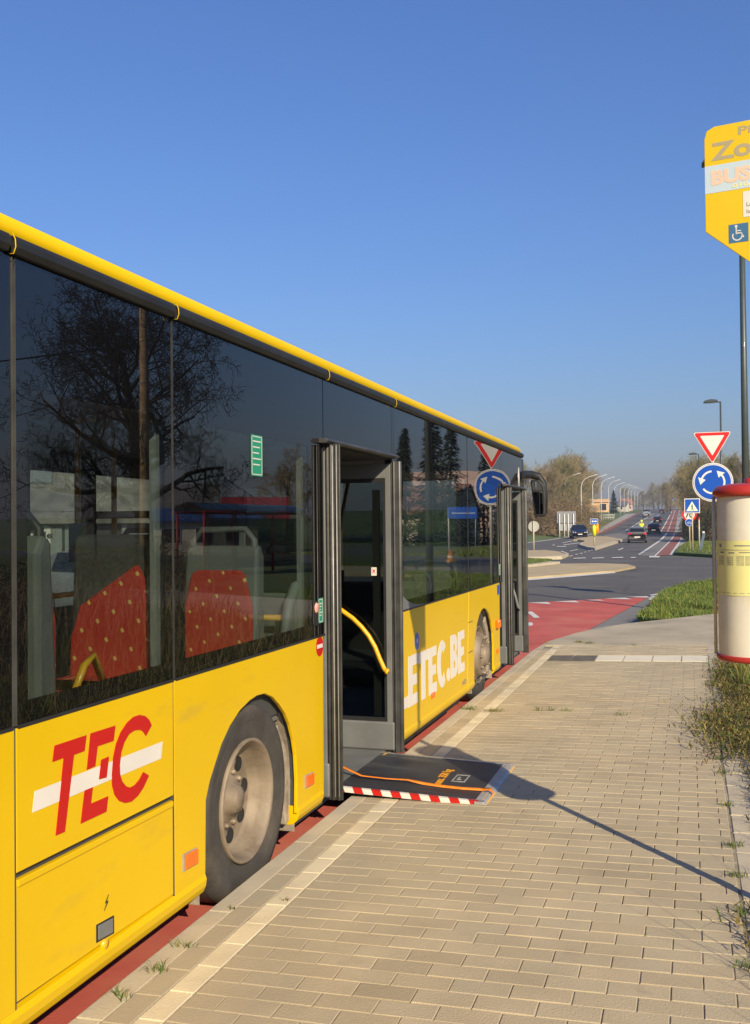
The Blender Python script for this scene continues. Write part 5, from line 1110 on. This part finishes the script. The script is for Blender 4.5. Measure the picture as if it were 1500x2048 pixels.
# understorey shrubs
def shrub(loc, rx, ry, h, n, mat, label, seed, group='brown shrubs under the trees', name='shrub', lw=.10):
    rs = np.random.default_rng(seed); a = rs.uniform(0, 2 * np.pi, n); q = rs.uniform(0, 1, n) ** .5; zz = rs.uniform(0, 1, n)
    shp = np.sqrt(np.maximum(0, 1 - zz ** 2)); x = rx * q * shp * np.cos(a) * (1 + .2 * np.sin(a * 5)); y = ry * q * shp * np.sin(a); z = zz * h * (1 + .15 * np.sin(a * 3 + 1))
    mb_v = []; mb_f = []
    d = rs.normal(0, 1, (n, 3)); d /= np.linalg.norm(d, axis=1)[:, None]; e = np.cross(d, rs.normal(0, 1, (n, 3))); e /= np.linalg.norm(e, axis=1)[:, None]
    P = np.stack([x, y, z], 1); s_ = rs.uniform(.5, 1.2, n)[:, None] * lw
    V = np.stack([P - d * s_ * 2.2, P + e * s_ * .5, P + d * s_ * 2.2], 1).reshape(-1, 3)
    me = bpy.data.meshes.new(name); me.vertices.add(n * 3); me.vertices.foreach_set('co', V.astype(np.float32).ravel()); me.loops.add(n * 3); me.polygons.add(n)
    me.loops.foreach_set('vertex_index', np.arange(n * 3, dtype=np.int32)); me.polygons.foreach_set('loop_start', np.arange(0, n * 3, 3, dtype=np.int32)); me.polygons.foreach_set('loop_total', np.full(n, 3, np.int32)); me.materials.append(mat); me.update(calc_edges=True)
    o = bpy.data.objects.new(name, me); COL.objects.link(o); o.location = loc; return tag(o, label, 'shrub', group)
BRN = M('brown_brush', (.19, .135, .07), .95, var=.4, scale=.6); DKG = M('dark_green_brush', (.075, .085, .03), .95, var=.4, scale=.5)
for k, (x, d, w_, h, mt) in enumerate([(1052, 150, 4, 3.2, BRN), (1072, 146, 4, 4., BRN), (1092, 150, 4, 4.5, BRN), (1112, 156, 5, 4.2, BRN), (1134, 164, 5, 4.8, BRN), (1152, 175, 5, 4.6, BRN), (1164, 205, 5, 4., BRN)]):
    v = px_at(x, d); shrub((v.x, v.y, T(v.y) + .3), w_, 3, h, 6000, mt, '%s brown shrub from the left under the left wood' % ORD2[k], 40 + k, lw=.12)
for k, (x, d, w_, h, mt) in enumerate([(1384, 175, 2.0, 3.2, DKG), (1394, 140, 2.4, 3.6, DKG), (1404, 112, 2.2, 4.4, BRN), (1418, 106, 2.6, 4.6, BRN), (1434, 104, 3., 4.4, BRN), (1452, 100, 3.6, 4.4, DKG), (1478, 98, 3.6, 4.6, BRN), (1504, 98, 3.6, 4.8, BRN)]):
    v = px_at(x, d); shrub((v.x, v.y, T(v.y) + .1), w_, 3, h, 7000, mt, '%s brushy shrub from the left under the right wood' % ORD2[k], 70 + k, lw=.09)
def conifer(loc, h, r, label, seed, n=5200, group=None):
    t = local_thing('conifer', loc, 0, label, 'tree', group=group); MB().tube([(0, 0, -.3), (0, 0, h * .95)], [h * .018, .03], 7).build('trunk', BARKD, t)
    rs = random.Random(seed); c = MB()
    for k in range(n):
        z = h * (.06 + .94 * rs.random() ** 1.3); rr = r * (1 - z / h) ** .8 * (1 + .25 * math.sin(z * 6)) * rs.random() ** .4 + .05; a = rs.uniform(0, 6.283); p = Vector((rr * math.cos(a), rr * math.sin(a), z - rr * .25)); s_ = rs.uniform(.12, .3) * h / 9
        u = Vector((math.cos(a), math.sin(a), -.4)).normalized() * s_; v = Vector((-math.sin(a), math.cos(a), rs.uniform(-.3, .3))) * s_ * .35
        c.add([p - u, p + v, p + u, p - v], [(0, 1, 2, 3)])
    c.build('crown', LEAFD, t); return t
v = px_at(1228, 285); conifer((v.x, v.y, T(v.y) + 1.6), 6.6, 1.6, 'dark conifer beside the small orange farm building', 5)
# far buildings
def house(name, loc, rz, W, D_, eh, rh, wall, roof, label, wins=(), door=None, group=None, chimney=None, wmat=None):
    t = local_thing(name, loc, rz, label, 'house', group=group)
    wb_ = MB().prism([(-D_ / 2, -.3), (D_ / 2, -.3), (D_ / 2, eh), (0, eh + rh), (-D_ / 2, eh)], 'x', -W / 2, W / 2).build('wall', wall, t)
    m_ = MB()
    for s in (-1, 1): m_.add([(x, s * a, z) for x in (-W / 2 - .3, W / 2 + .3) for a, z in ((D_ / 2 + .35, eh - rh * .7 / D_), (0, eh + rh + .02), (0, eh + rh + .2), (D_ / 2 + .35, eh - rh * .7 / D_ + .18))], [(0, 1, 2, 3), (7, 6, 5, 4), (0, 4, 5, 1), (1, 5, 6, 2), (2, 6, 7, 3), (3, 7, 4, 0)])
    r_ = m_.build('roof', roof, t)
    if chimney: MB().box(chimney - .3, chimney + .3, -.3, .3, eh + rh * .7, eh + rh + .9).build('chimney', wall, r_)
    for (x, z, w_, h) in wins:
        f = MB().box(x - w_ / 2 - .06, x + w_ / 2 + .06, -D_ / 2 - .04, -D_ / 2 - .003, z - .06, z + h + .06).build('window', SWHT, t); MB().box(x - w_ / 2, x + w_ / 2, -D_ / 2 - .06, -D_ / 2 - .045, z, z + h).build('pane', wmat or WPN, f)
    if door: x, w_, h, dm = door; f = MB().box(x - w_ / 2, x + w_ / 2, -D_ / 2 - .05, -D_ / 2 - .003, 0, h).build('door', dm, t); MB().box(x + w_ / 2 - .2, x + w_ / 2 - .1, -D_ / 2 - .09, -D_ / 2 - .05, h * .45, h * .52).build('handle', BLK, f)
    return t
WPN = M('dark_pane', (.03, .035, .04), .15, var=.1)
OCH = M('orange_plaster', (.62, .40, .22), .9, var=.08, scale=1); PNK = M('pink_plaster', (.58, .40, .33), .9, var=.06, scale=1); CRM = M('cream_plaster', (.62, .56, .46), .9, var=.06); SLT = M('slate_roof', (.13, .12, .125), .8, var=.2, scale=2, bump=.5, bscale=8); TIL = M('tile_roof', (.25, .12, .08), .85, var=.2, scale=2, bump=.5, bscale=8)
v = px_at(1193, 262); house('farm_building', (v.x, v.y, T(v.y) + 2.6), rad(10), 6, 4, 2.4, .6, OCH, OCH, 'small flat orange farm building on the left bank', wins=((1.6, .2, 1.6, 1.7),))
v = px_at(1252, 455); house('roadside_house', (v.x, v.y, T(v.y)), rad(20), 5, 4, 3.2, 2.2, PNK, TIL, 'pinkish house by the far lamps near the crest', wins=((-1.3, 1, .9, 1.), (1.3, 1, .9, 1.)))
v = px_at(1246, 430); house('white_house', (v.x, v.y, T(v.y)), rad(-15), 4.5, 4, 2.6, 1.8, CRM, SLT, 'low pale house left of the pinkish one near the crest', wins=((0, 1, 1, 1.2),))
# white garden barrier on the bank
v = px_at(1214, 240)
gs_ = thing('garden_fence', (v.x, v.y, T(v.y) + 1.), 'small white railing on the left bank below the curved lamps', 'fence')
for k in range(9): MB().box(v.x - 1.6 + k * .4, v.x - 1.55 + k * .4, v.y, v.y + .04, T(v.y) + .8, T(v.y) + 2.1).build('fence_post', SWHT, gs_)
MB().box(v.x - 1.7, v.x + 1.7, v.y - .02, v.y, T(v.y) + 1.9, T(v.y) + 2.0).build('rail', SWHT, gs_); MB().box(v.x - 1.7, v.x + 1.7, v.y - .02, v.y, T(v.y) + 1.3, T(v.y) + 1.38).build('rail', SWHT, gs_)
# ------------------------------------------------------------------ cars
def car(loc, rz, col, label, L=4.2, W=1.76, H=1.48, hatch=True, suv=False, name='car', dusty=.0, group='cars on the far road'):
    t = local_thing(name, loc, rz, label, 'van' if name == 'van' else 'car', group=group)
    pm = M('car_paint_' + ''.join('%02d' % int(c * 99) for c in col), col, .3, metal=.3, var=.06, coat=.6)
    gm = M('car_glass', (.012, .015, .018), .05, var=.05, spec=.9); g = .24 if suv else .17
    # side profile, front at -y. stations: (y, z_low, z_belt, z_roof, half width belt, half width roof)
    hood = .62 * H; hb = .66 * H
    S = [(-L / 2, g + .20, .46 * H, .46 * H, .78, .78), (-L / 2 + .12, g + .04, .54 * H, .54 * H, .92, .9), (-L / 2 + .5, g, .60 * H, .60 * H, .97, .9), (-L / 2 + 1.02, g, hood, hood + .01, .99, .90),
         (-L / 2 + 1.75, g, hb, H * .975, 1., .74), (-.1, g, hb, H, 1., .76), (L / 2 - 1.15, g, hb + .01, H * .985, 1., .74), (L / 2 - .45, g, hb + .03, H * (.93 if hatch else .72), .98, .70), (L / 2 - .10, g + .03, hb * .98, hb * 1.0, .94, .86), (L / 2, g + .16, .52 * H, .52 * H, .86, .82)]
    m_ = MB(); w2 = W / 2; secs = []
    for y, zl, zb2, zr, wb2, wr in S:
        secs.append([(-w2 * wb2 * .93, y, zl), (-w2 * wb2, y, zl + .12), (-w2 * wb2, y, (zl + zb2) / 2), (-w2 * wb2 * .97, y, zb2), (-w2 * wr, y, max(zr - .03, zb2)), (-w2 * wr * .6, y, zr), (w2 * wr * .6, y, zr), (w2 * wr, y, max(zr - .03, zb2)), (w2 * wb2 * .97, y, zb2), (w2 * wb2, y, (zl + zb2) / 2), (w2 * wb2, y, zl + .12), (w2 * wb2 * .93, y, zl)])
    n = 12; m_.add([p for s in secs for p in s], [(i * n + j, i * n + (j + 1) % n, (i + 1) * n + (j + 1) % n, (i + 1) * n + j) for i in range(len(S) - 1) for j in range(n)] + [tuple(range(n)), tuple(range((len(S) - 1) * n, len(S) * n))[::-1]], True)
    bd = m_.build('body', pm, t)
    def quad(name, pts, mat, off=(0, 0, 0), par=t): return MB().add([tuple(Vector(p) + Vector(off)) for p in pts] + [tuple(Vector(p) + Vector(off) * .2) for p in pts], [(0, 1, 2, 3), (7, 6, 5, 4), (0, 4, 5, 1), (1, 5, 6, 2), (2, 6, 7, 3), (3, 7, 4, 0)]).build(name, mat, par)
    a, b, c, d_ = S[3], S[4], S[7], S[8]
    quad('windscreen', [(-w2 * .86, a[0] + .07, a[3] + .04), (w2 * .86, a[0] + .07, a[3] + .04), (w2 * .70, b[0] - .05, b[3] - .05), (-w2 * .70, b[0] - .05, b[3] - .05)], gm, (0, -.012, .012))
    quad('rear_window', [(w2 * .80, d_[0] - .03, hb + .03), (-w2 * .80, d_[0] - .03, hb + .03), (-w2 * .66, c[0] + .03, c[3] - .05), (w2 * .66, c[0] + .03, c[3] - .05)], gm, (0, .016, .012))
    for s in (-1, 1):
        for y0, y1 in ((b[0] - .35, .05), (.12, S[6][0] + .30)):
            quad('side_window', [(s * w2 * .955, y0 - (.15 if y0 < -.3 else 0), hb + .04), (s * w2 * .955, y1, hb + .04), (s * w2 * .80, y1 - .02, H * .93), (s * w2 * .80, y0 + (.38 if y0 < -.3 else 0), H * .93)][:: s or 1], gm, (s * .02, 0, .01))
        quad('headlight', [(s * w2 * .55, -L / 2 + .02, .47 * H), (s * w2 * .93, -L / 2 + .12, .50 * H), (s * w2 * .93, -L / 2 + .10, .42 * H), (s * w2 * .55, -L / 2 + .0, .40 * H)][:: s], M('headlamp_glass', (.7, .7, .68), .15), (0, -.03, 0))
        quad('tail_light', [(s * w2 * .58, L / 2 - .01, .62 * H), (s * w2 * .93, L / 2 - .06, .64 * H), (s * w2 * .93, L / 2 - .03, .52 * H), (s * w2 * .62, L / 2 + .0, .52 * H)][:: -s], M('tail_lamp_red', (.50, .01, .012), .2), (0, .03, 0))
        MB().box(*sorted((s * w2 * .97, s * w2 * 1.13)), -L / 2 + 1.35, -L / 2 + 1.5, hb + .02, hb + .16).build('wing_mirror', pm, t, bevel=.02)
    quad('number_plate', [(.26, L / 2, .40 * H), (-.26, L / 2, .40 * H), (-.26, L / 2, .40 * H - .11), (.26, L / 2, .40 * H - .11)], SWHT, (0, .03, 0)); quad('number_plate', [(-.26, -L / 2, .34 * H), (.26, -L / 2, .34 * H), (.26, -L / 2, .34 * H - .11), (-.26, -L / 2, .34 * H - .11)], SWHT, (0, -.03, 0))
    MB().box(-w2 * .55, w2 * .55, -L / 2 - .01, -L / 2 + .05, .38 * H, .45 * H).build('grille', BLK, t); MB().box(-w2 * .88, w2 * .88, L / 2 - .1, L / 2 + .015, g + .02, g + .14).build('bumper', BLK, t, bevel=.03)
    for sx_ in (-1, 1):
        for sy in (-1, 1):
            R = .33 if not suv else .36; cx, cy = sx_ * (w2 - .10), sy * L * .305
            w_ = MB().lathe([(R * .6, -.1), (R, -.095), (R, .095), (R * .6, .1)], (cx, cy, R), 'x', 20).build('wheel', M('car_tyre', (.02, .02, .02), .8), t); MB().lathe([(0, .0), (R * .62, 0)], (cx + sx_ * .102, cy, R), 'x', 14).build('rim', ALU, w_)
    t.scale = (1.1, 1.1, 1.1) if group == 'cars on the far road' else (1, 1, 1)
    return t
def at(k): x, y, z = DATA[k]; return (x, y, T(y) + .03)
c = DATA['c_greycar']; car((c[0] + .2, c[1] - 8, .03), rad(180) + rad(3), (.20, .185, .165), 'grey hatchback leaving the junction, nearest car in the right hand lanes', H=1.5)
x, y, z = at('c_black'); car((x + .1, y + 2, z), rad(180), (.03, .018, .02), 'dark hatchback with lit red corners just ahead of the grey one', H=1.5)
x, y, z = at('c_c3'); car((x, y + 2, z), rad(180), (.02, .02, .022), 'black car climbing the hill midway up the right hand lane', H=1.45)
x, y, z = at('c_c4'); car((x - 1.2, y - 30, T(y - 30) + .03), rad(180), (.05, .055, .06), 'distant dark car close to the crest, lower of the pair', H=1.5)
x, y, z = at('c_c5'); car((x - .6, y - 10, T(y - 10) + .03), rad(180), (.04, .045, .05), 'distant dark car close to the crest, upper of the pair', H=1.5)
x, y, z = at('c_blue'); car((x, y + 1.8, T(y) + .03), rad(12), (.012, .022, .075), 'dark blue off-road car coming down the left carriageway', L=4.3, W=1.85, H=1.68, suv=True)
x, y, z = at('c_van'); y -= 70; v = px_at(1293, 300); car((v.x, v.y, T(v.y) + .03), rad(5), (.45, .45, .46), 'pale van coming downhill near the far lamps', L=4.8, W=2.0, H=2.2, name='van')
# person in a fluorescent jacket beyond the grey car
def person(loc, label, rz=0.):
    root = local_thing('person', loc, rz, label, 'person')
    J = {0: (0, 0, .95, .15), 1: (0, 0, 1.15, .15), 2: (0, 0, 1.40, .17), 3: (0, 0, 1.52, .06), 4: (0, -.02, 1.62, .085), 5: (0, -.02, 1.74, .09),
         6: (-.19, 0, 1.42, .065), 7: (-.27, -.03, 1.15, .048), 8: (-.25, -.18, .95, .035), 9: (.19, 0, 1.42, .065), 10: (.27, -.03, 1.15, .048), 11: (.25, -.18, .95, .035),
         12: (-.10, 0, .88, .10), 13: (-.12, -.03, .48, .065), 14: (-.12, .02, .08, .045), 15: (-.12, -.16, .04, .04), 16: (.10, 0, .88, .10), 17: (.12, -.03, .48, .065), 18: (.12, .02, .08, .045), 19: (.12, -.16, .04, .04)}
    E_ = [(0, 1), (1, 2), (2, 3), (3, 4), (4, 5), (2, 6), (6, 7), (7, 8), (2, 9), (9, 10), (10, 11), (0, 12), (12, 13), (13, 14), (14, 15), (0, 16), (16, 17), (17, 18), (18, 19)]
    def sk(name, ids, grow, mat, rootv):
        mp_ = {j: i for i, j in enumerate(ids)}; me = bpy.data.meshes.new(name); me.from_pydata([J[j][:3] for j in ids], [(mp_[a], mp_[b]) for a, b in E_ if a in mp_ and b in mp_], [])
        o = bpy.data.objects.new(name, me); COL.objects.link(o); o.parent = root; me.materials.append(mat); m = o.modifiers.new('skin', 'SKIN'); me.skin_vertices.new() if not me.skin_vertices else None
        for i, j in enumerate(ids): me.skin_vertices[0].data[i].radius = (J[j][3] * grow,) * 2; me.skin_vertices[0].data[i].use_root = (j == rootv)
        s = o.modifiers.new('sub', 'SUBSURF'); s.levels = 1; s.render_levels = 1; return o
    sk('body', list(range(20)), 1., M('skin', (.45, .28, .2), .6), 0)
    sk('jacket', [0, 1, 2, 6, 7, 9, 10], 1.18, M('fluo_jacket', (.75, .95, .02), .6, var=.05), 0); sk('trousers', [0, 12, 13, 14, 16, 17, 18], 1.15, M('dark_trousers', (.03, .03, .04), .8), 0)
    MB().lathe([(.115, 1.66), (.125, 1.72), (.12, 1.80), (.08, 1.87), (0, 1.89)], (0, -.02, 0), 'z', 14).build('helmet', M('fluo_jacket', (.75, .95, .02), .6), root)
    return root
v = px_at(1283, 118); person((v.x, v.y, T(v.y) + .55), 'person in a fluorescent yellow jacket standing on the median beyond the grey hatchback', rad(180))
# ------------------------------------------------------------------ right hand surroundings (out of the frame, seen mirrored in the bus windows)
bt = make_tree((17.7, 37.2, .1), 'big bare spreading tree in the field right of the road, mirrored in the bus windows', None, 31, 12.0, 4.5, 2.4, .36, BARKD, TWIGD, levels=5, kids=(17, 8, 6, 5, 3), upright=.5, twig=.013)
pole_x, pole_y = 15.6, 33.6
up = thing('utility_pole', (pole_x, pole_y, 0), 'tall brown wooden utility pole standing before the big bare tree', 'pole')
MB().tube([(pole_x, pole_y, 0), (pole_x + .03, pole_y, 6), (pole_x, pole_y, 11.2)], [.19, .16, .13], 12).build('wooden_pole', M('pole_wood', (.34, .23, .13), .9, var=.3, scale=5), up)
for z in (4.4, 5.4, 7.4): MB().lathe([(.178, z), (.178, z + .05)], (pole_x, pole_y, 0), 'z', 12).build('steel_band', STEEL, up)
MB().tube([(pole_x, pole_y, 8.8), (pole_x + 9, pole_y - 9, 6.6), (pole_x + 24, pole_y - 24, 6.2)], .03, 5).build('overhead_cable', BLK, up)
dk = thing('street_lamp', (24., 43.6, 0), 'thin black lamp post in the field, left of the big bare tree as mirrored', 'street lamp', group='dark street lamps on the right')
MB().tube([(24, 43.6, 0), (24, 43.6, 7.3)], .07, 8).build('mast', MAST, dk); MB().box(23.8, 24.9, 43.5, 43.7, 7.25, 7.4).build('lamp_head', MAST, dk)
RFR = M('red_frame', (.28, .015, .015), .5)
sh = local_thing('bus_shelter', (12.6, 35.6, .05), math.atan2(39.0 - 32.3, 11.9 - 13.1), 'red framed glass bus shelter with a curved roof in the field', 'bus shelter')
for x in (-3.2, -1.1, 1.1, 3.2):
    for y in (-.7, .7): MB().tube([(x, y, 0), (x, y, 2.35)], .05, 6).build('post', RFR, sh)
MB().tube([(-3.3, -.75, 2.4), (3.3, -.75, 2.4)], .05, 6).build('rail', RFR, sh); MB().tube([(-3.3, .75, 2.4), (3.3, .75, 2.4)], .05, 6).build('rail', RFR, sh)
m_ = MB(); q = [(-.9 + .18 * k, 2.45 + .28 * math.sin(math.pi * k / 10)) for k in range(11)]; q = [(y, z + .03) for y, z in q] + [(y, z) for y, z in q[::-1]]; m_.prism(q, 'x', -3.4, 3.4); m_.build('roof', GLD, sh)
MB().box(-3.2, 3.2, .68, .70, .3, 2.2).build('back_glass', GLD, sh); MB().box(-2.8, 2.8, .2, .55, .45, .5).build('bench', GREY, sh)
house('cream_bungalow', (22, 92, T(92)), rad(12), 13, 8, 3.0, 2.6, CRM, TIL, 'low cream bungalow with four windows across the field', wins=((-4.5, 1, 1.1, 1.1), (-1.5, 1, 1.1, 1.1), (1.5, 1, 1.1, 1.1), (4.5, 1, 1.1, 1.1)), chimney=3)
house('pink_house', (21, 108, T(108)), rad(-10), 10, 9, 4.2, 3.6, PNK, PNK, 'pink gabled house across the field', wins=((-2, 1, 1, 1.3), (2, 1, 1, 1.3)))
house('field_barn', (47, 90, 0), rad(-25), 12, 9, 3.2, 3., SLT, SLT, 'dark slate barn at the far edge of the field', wins=((0, 1, 1, 1),))
house('yellow_kiosk', (26.5, 68, 0), rad(-25), 4, 3, 2.8, 1.2, M('yellow_boards', (.55, .32, .05), .7, var=.3, scale=2), RFR, 'small yellow and red kiosk in the field', wins=((0, .9, 1.8, 1),))
house('white_hall', (30, 66, 0), rad(-30), 8, 6, 2.4, .8, CRM, M('blue_sheet_roof', (.03, .07, .22), .5), 'white hall with a blue roof beside the big tree', wins=((-2.5, .9, 1.2, 1), (0, .9, 1.2, 1), (2.5, .9, 1.2, 1)))
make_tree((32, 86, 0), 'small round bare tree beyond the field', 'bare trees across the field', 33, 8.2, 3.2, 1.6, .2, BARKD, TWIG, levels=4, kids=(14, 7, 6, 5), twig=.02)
for k, (x, y, h) in enumerate(((15.5, 84, 11.5), (17.5, 86, 12.5), (19.6, 84, 10.5), (13.5, 90, 9.), (24, 99, 11))): conifer((x, y, 0), h, 2.1, '%s dark conifer from the left behind the bungalow' % ORD2[k], 50 + k, 2600, group='conifers behind the bungalow')
bsn = thing('direction_sign', (9.2, 60., 0), 'blue direction sign on two posts facing the roundabout from the right', 'road sign')
for x in (8.4, 10.0): MB().tube([(x, 60, 0), (x, 60, 3.)], .05, 6).build('post', STEEL, bsn)
q = MB().box(8.2, 10.0, 59.9, 59.94, 2.35, 3.05).build('board', SBLUE, bsn)
t = MB(); text_mb(t, 'WAVRE', (8.3, 59.895, 2.62), (1, 0, 0), (0, 0, 1), .34, depth=.004) if False else t.box(8.4, 9.8, 59.89, 59.898, 2.66, 2.70); t.build('white_line', SWHT, q)
cone = thing('traffic_cone', (7.6, 50., 0), 'orange traffic cone on the road right of the island', 'traffic cone'); cb = MB().lathe([(.20, .03), (.03, .72), (0, .72)], (7.6, 50, 0), 'z', 16).build('cone_body', M('fluo_orange', (.85, .30, .01), .4), cone); MB().box(7.37, 7.83, 49.77, 50.23, .008, .035).build('cone_base', BLK, cone); MB().lathe([(.142, .27), (.095, .45)], (7.6, 50, .0), 'z', 16).build('white_band', SWHT, cb)
# brush bank across the verge
for k, (x, y, rx, h) in enumerate(((5.5, 12, 1.6, .9), (6.8, 15, 1.8, 1.1), (8.5, 19, 2.2, 1.2), (10., 24, 2.4, 1.1), (4.8, 9.4, 1.4, .8), (7.8, 11, 1.8, 1.1), (12.5, 29, 2.6, 1.3), (5.0, 6.6, 1.4, .9))):
    shrub((x, y, .15), rx, rx, h, 5200, DKG if k % 2 else BRN, '%s low bramble bush in the field counted from the road sign' % ORD2[k], 90 + k, group='bramble bushes in the rough field', lw=.035)
# ------------------------------------------------------------------ shop seen through the bus, on the left
fx, fy = -19.0, 27.5; rz_ = math.atan2(fx, -fy) * -1
shop = house('shop', (fx - 4.8 * math.cos(rad(36)), fy - 4.8 * math.sin(rad(36)), 0), rad(36), 15, 9, 2.35, 4.2, M('dark_shop_wall', (.045, .048, .05), .8, var=.15), M('stone_grey_roof', (.24, .22, .185), .9, var=.4, scale=2.2, bump=.8, bscale=6), 'dark fronted shop with a stone grey roof, seen through the bus windows', door=(4.95, .55, 2.05, GREYL))
MB().box(-7.6, 7.6, -4.7, -4.56, 2.2, 2.36).build('fascia', BLK, shop)
sg = MB().prism([(x, z) for x, z in circle(4.15, 1.72, .27, 24)], 'y', -4.60, -4.57).build('round_sign', SWHT, shop)
t = MB(); text_mb(t, 'Me', (3.95, -4.602, 1.63), (1, 0, 0), (0, 0, 1), .25, width=.40, bold=.008, depth=.002); t.build('sign_lettering', BLK, sg)
t = MB(); text_mb(t, 'ess', (3.42, -4.602, 1.63), (1, 0, 0), (0, 0, 1), .27, width=.44, bold=.008, depth=.002); t.build('sign_lettering', SWHT, shop)
MB().box(3.3, 3.75, -4.60, -4.56, .5, 1.0).build('red_poster', SRED, shop); MB().box(4.3, 4.6, -4.60, -4.56, .4, 1.9).build('window_panel', GREYL, shop); MB().box(6.2, 6.9, -4.60, -4.56, .3, 2.0).build('window_panel', GREYL, shop)
rw = MB().add([(3.95 + dx * .8, -3.9 + dz * .95, 3.2 + dz) for dx, dz in ((-.5, 0), (.5, 0), (.5, .9), (-.5, .9))] + [(3.95 + dx * .8, -3.78 + dz * .95, 3.02 + dz) for dx, dz in ((-.5, 0), (.5, 0), (.5, .9), (-.5, .9))], [(0, 1, 2, 3), (7, 6, 5, 4), (0, 4, 5, 1), (1, 5, 6, 2), (2, 6, 7, 3), (3, 7, 4, 0)]).build('roof_window', GREYL, shop)
car((-10.6, 17.2, .01), rad(62), (.55, .55, .55), 'white car parked before the dark shop, seen through the bus', group=None)
# ------------------------------------------------------------------ air
if HAZE > 0:
    hm = bpy.data.materials.new('haze_air'); hm.use_nodes = True; nt = hm.node_tree; nt.nodes.remove(nt.nodes['Principled BSDF']); pv = nt.nodes.new('ShaderNodeVolumePrincipled'); pv.inputs['Color'].default_value = (.80, .86, 1., 1); pv.inputs['Density'].default_value = HAZE; pv.inputs['Anisotropy'].default_value = .3
    nt.links.new(pv.outputs[0], nt.nodes['Material Output'].inputs['Volume']); MB().box(-910, 910, -85, 1510, min(TB) - 3, 40).build('haze', hm, kind='stuff')
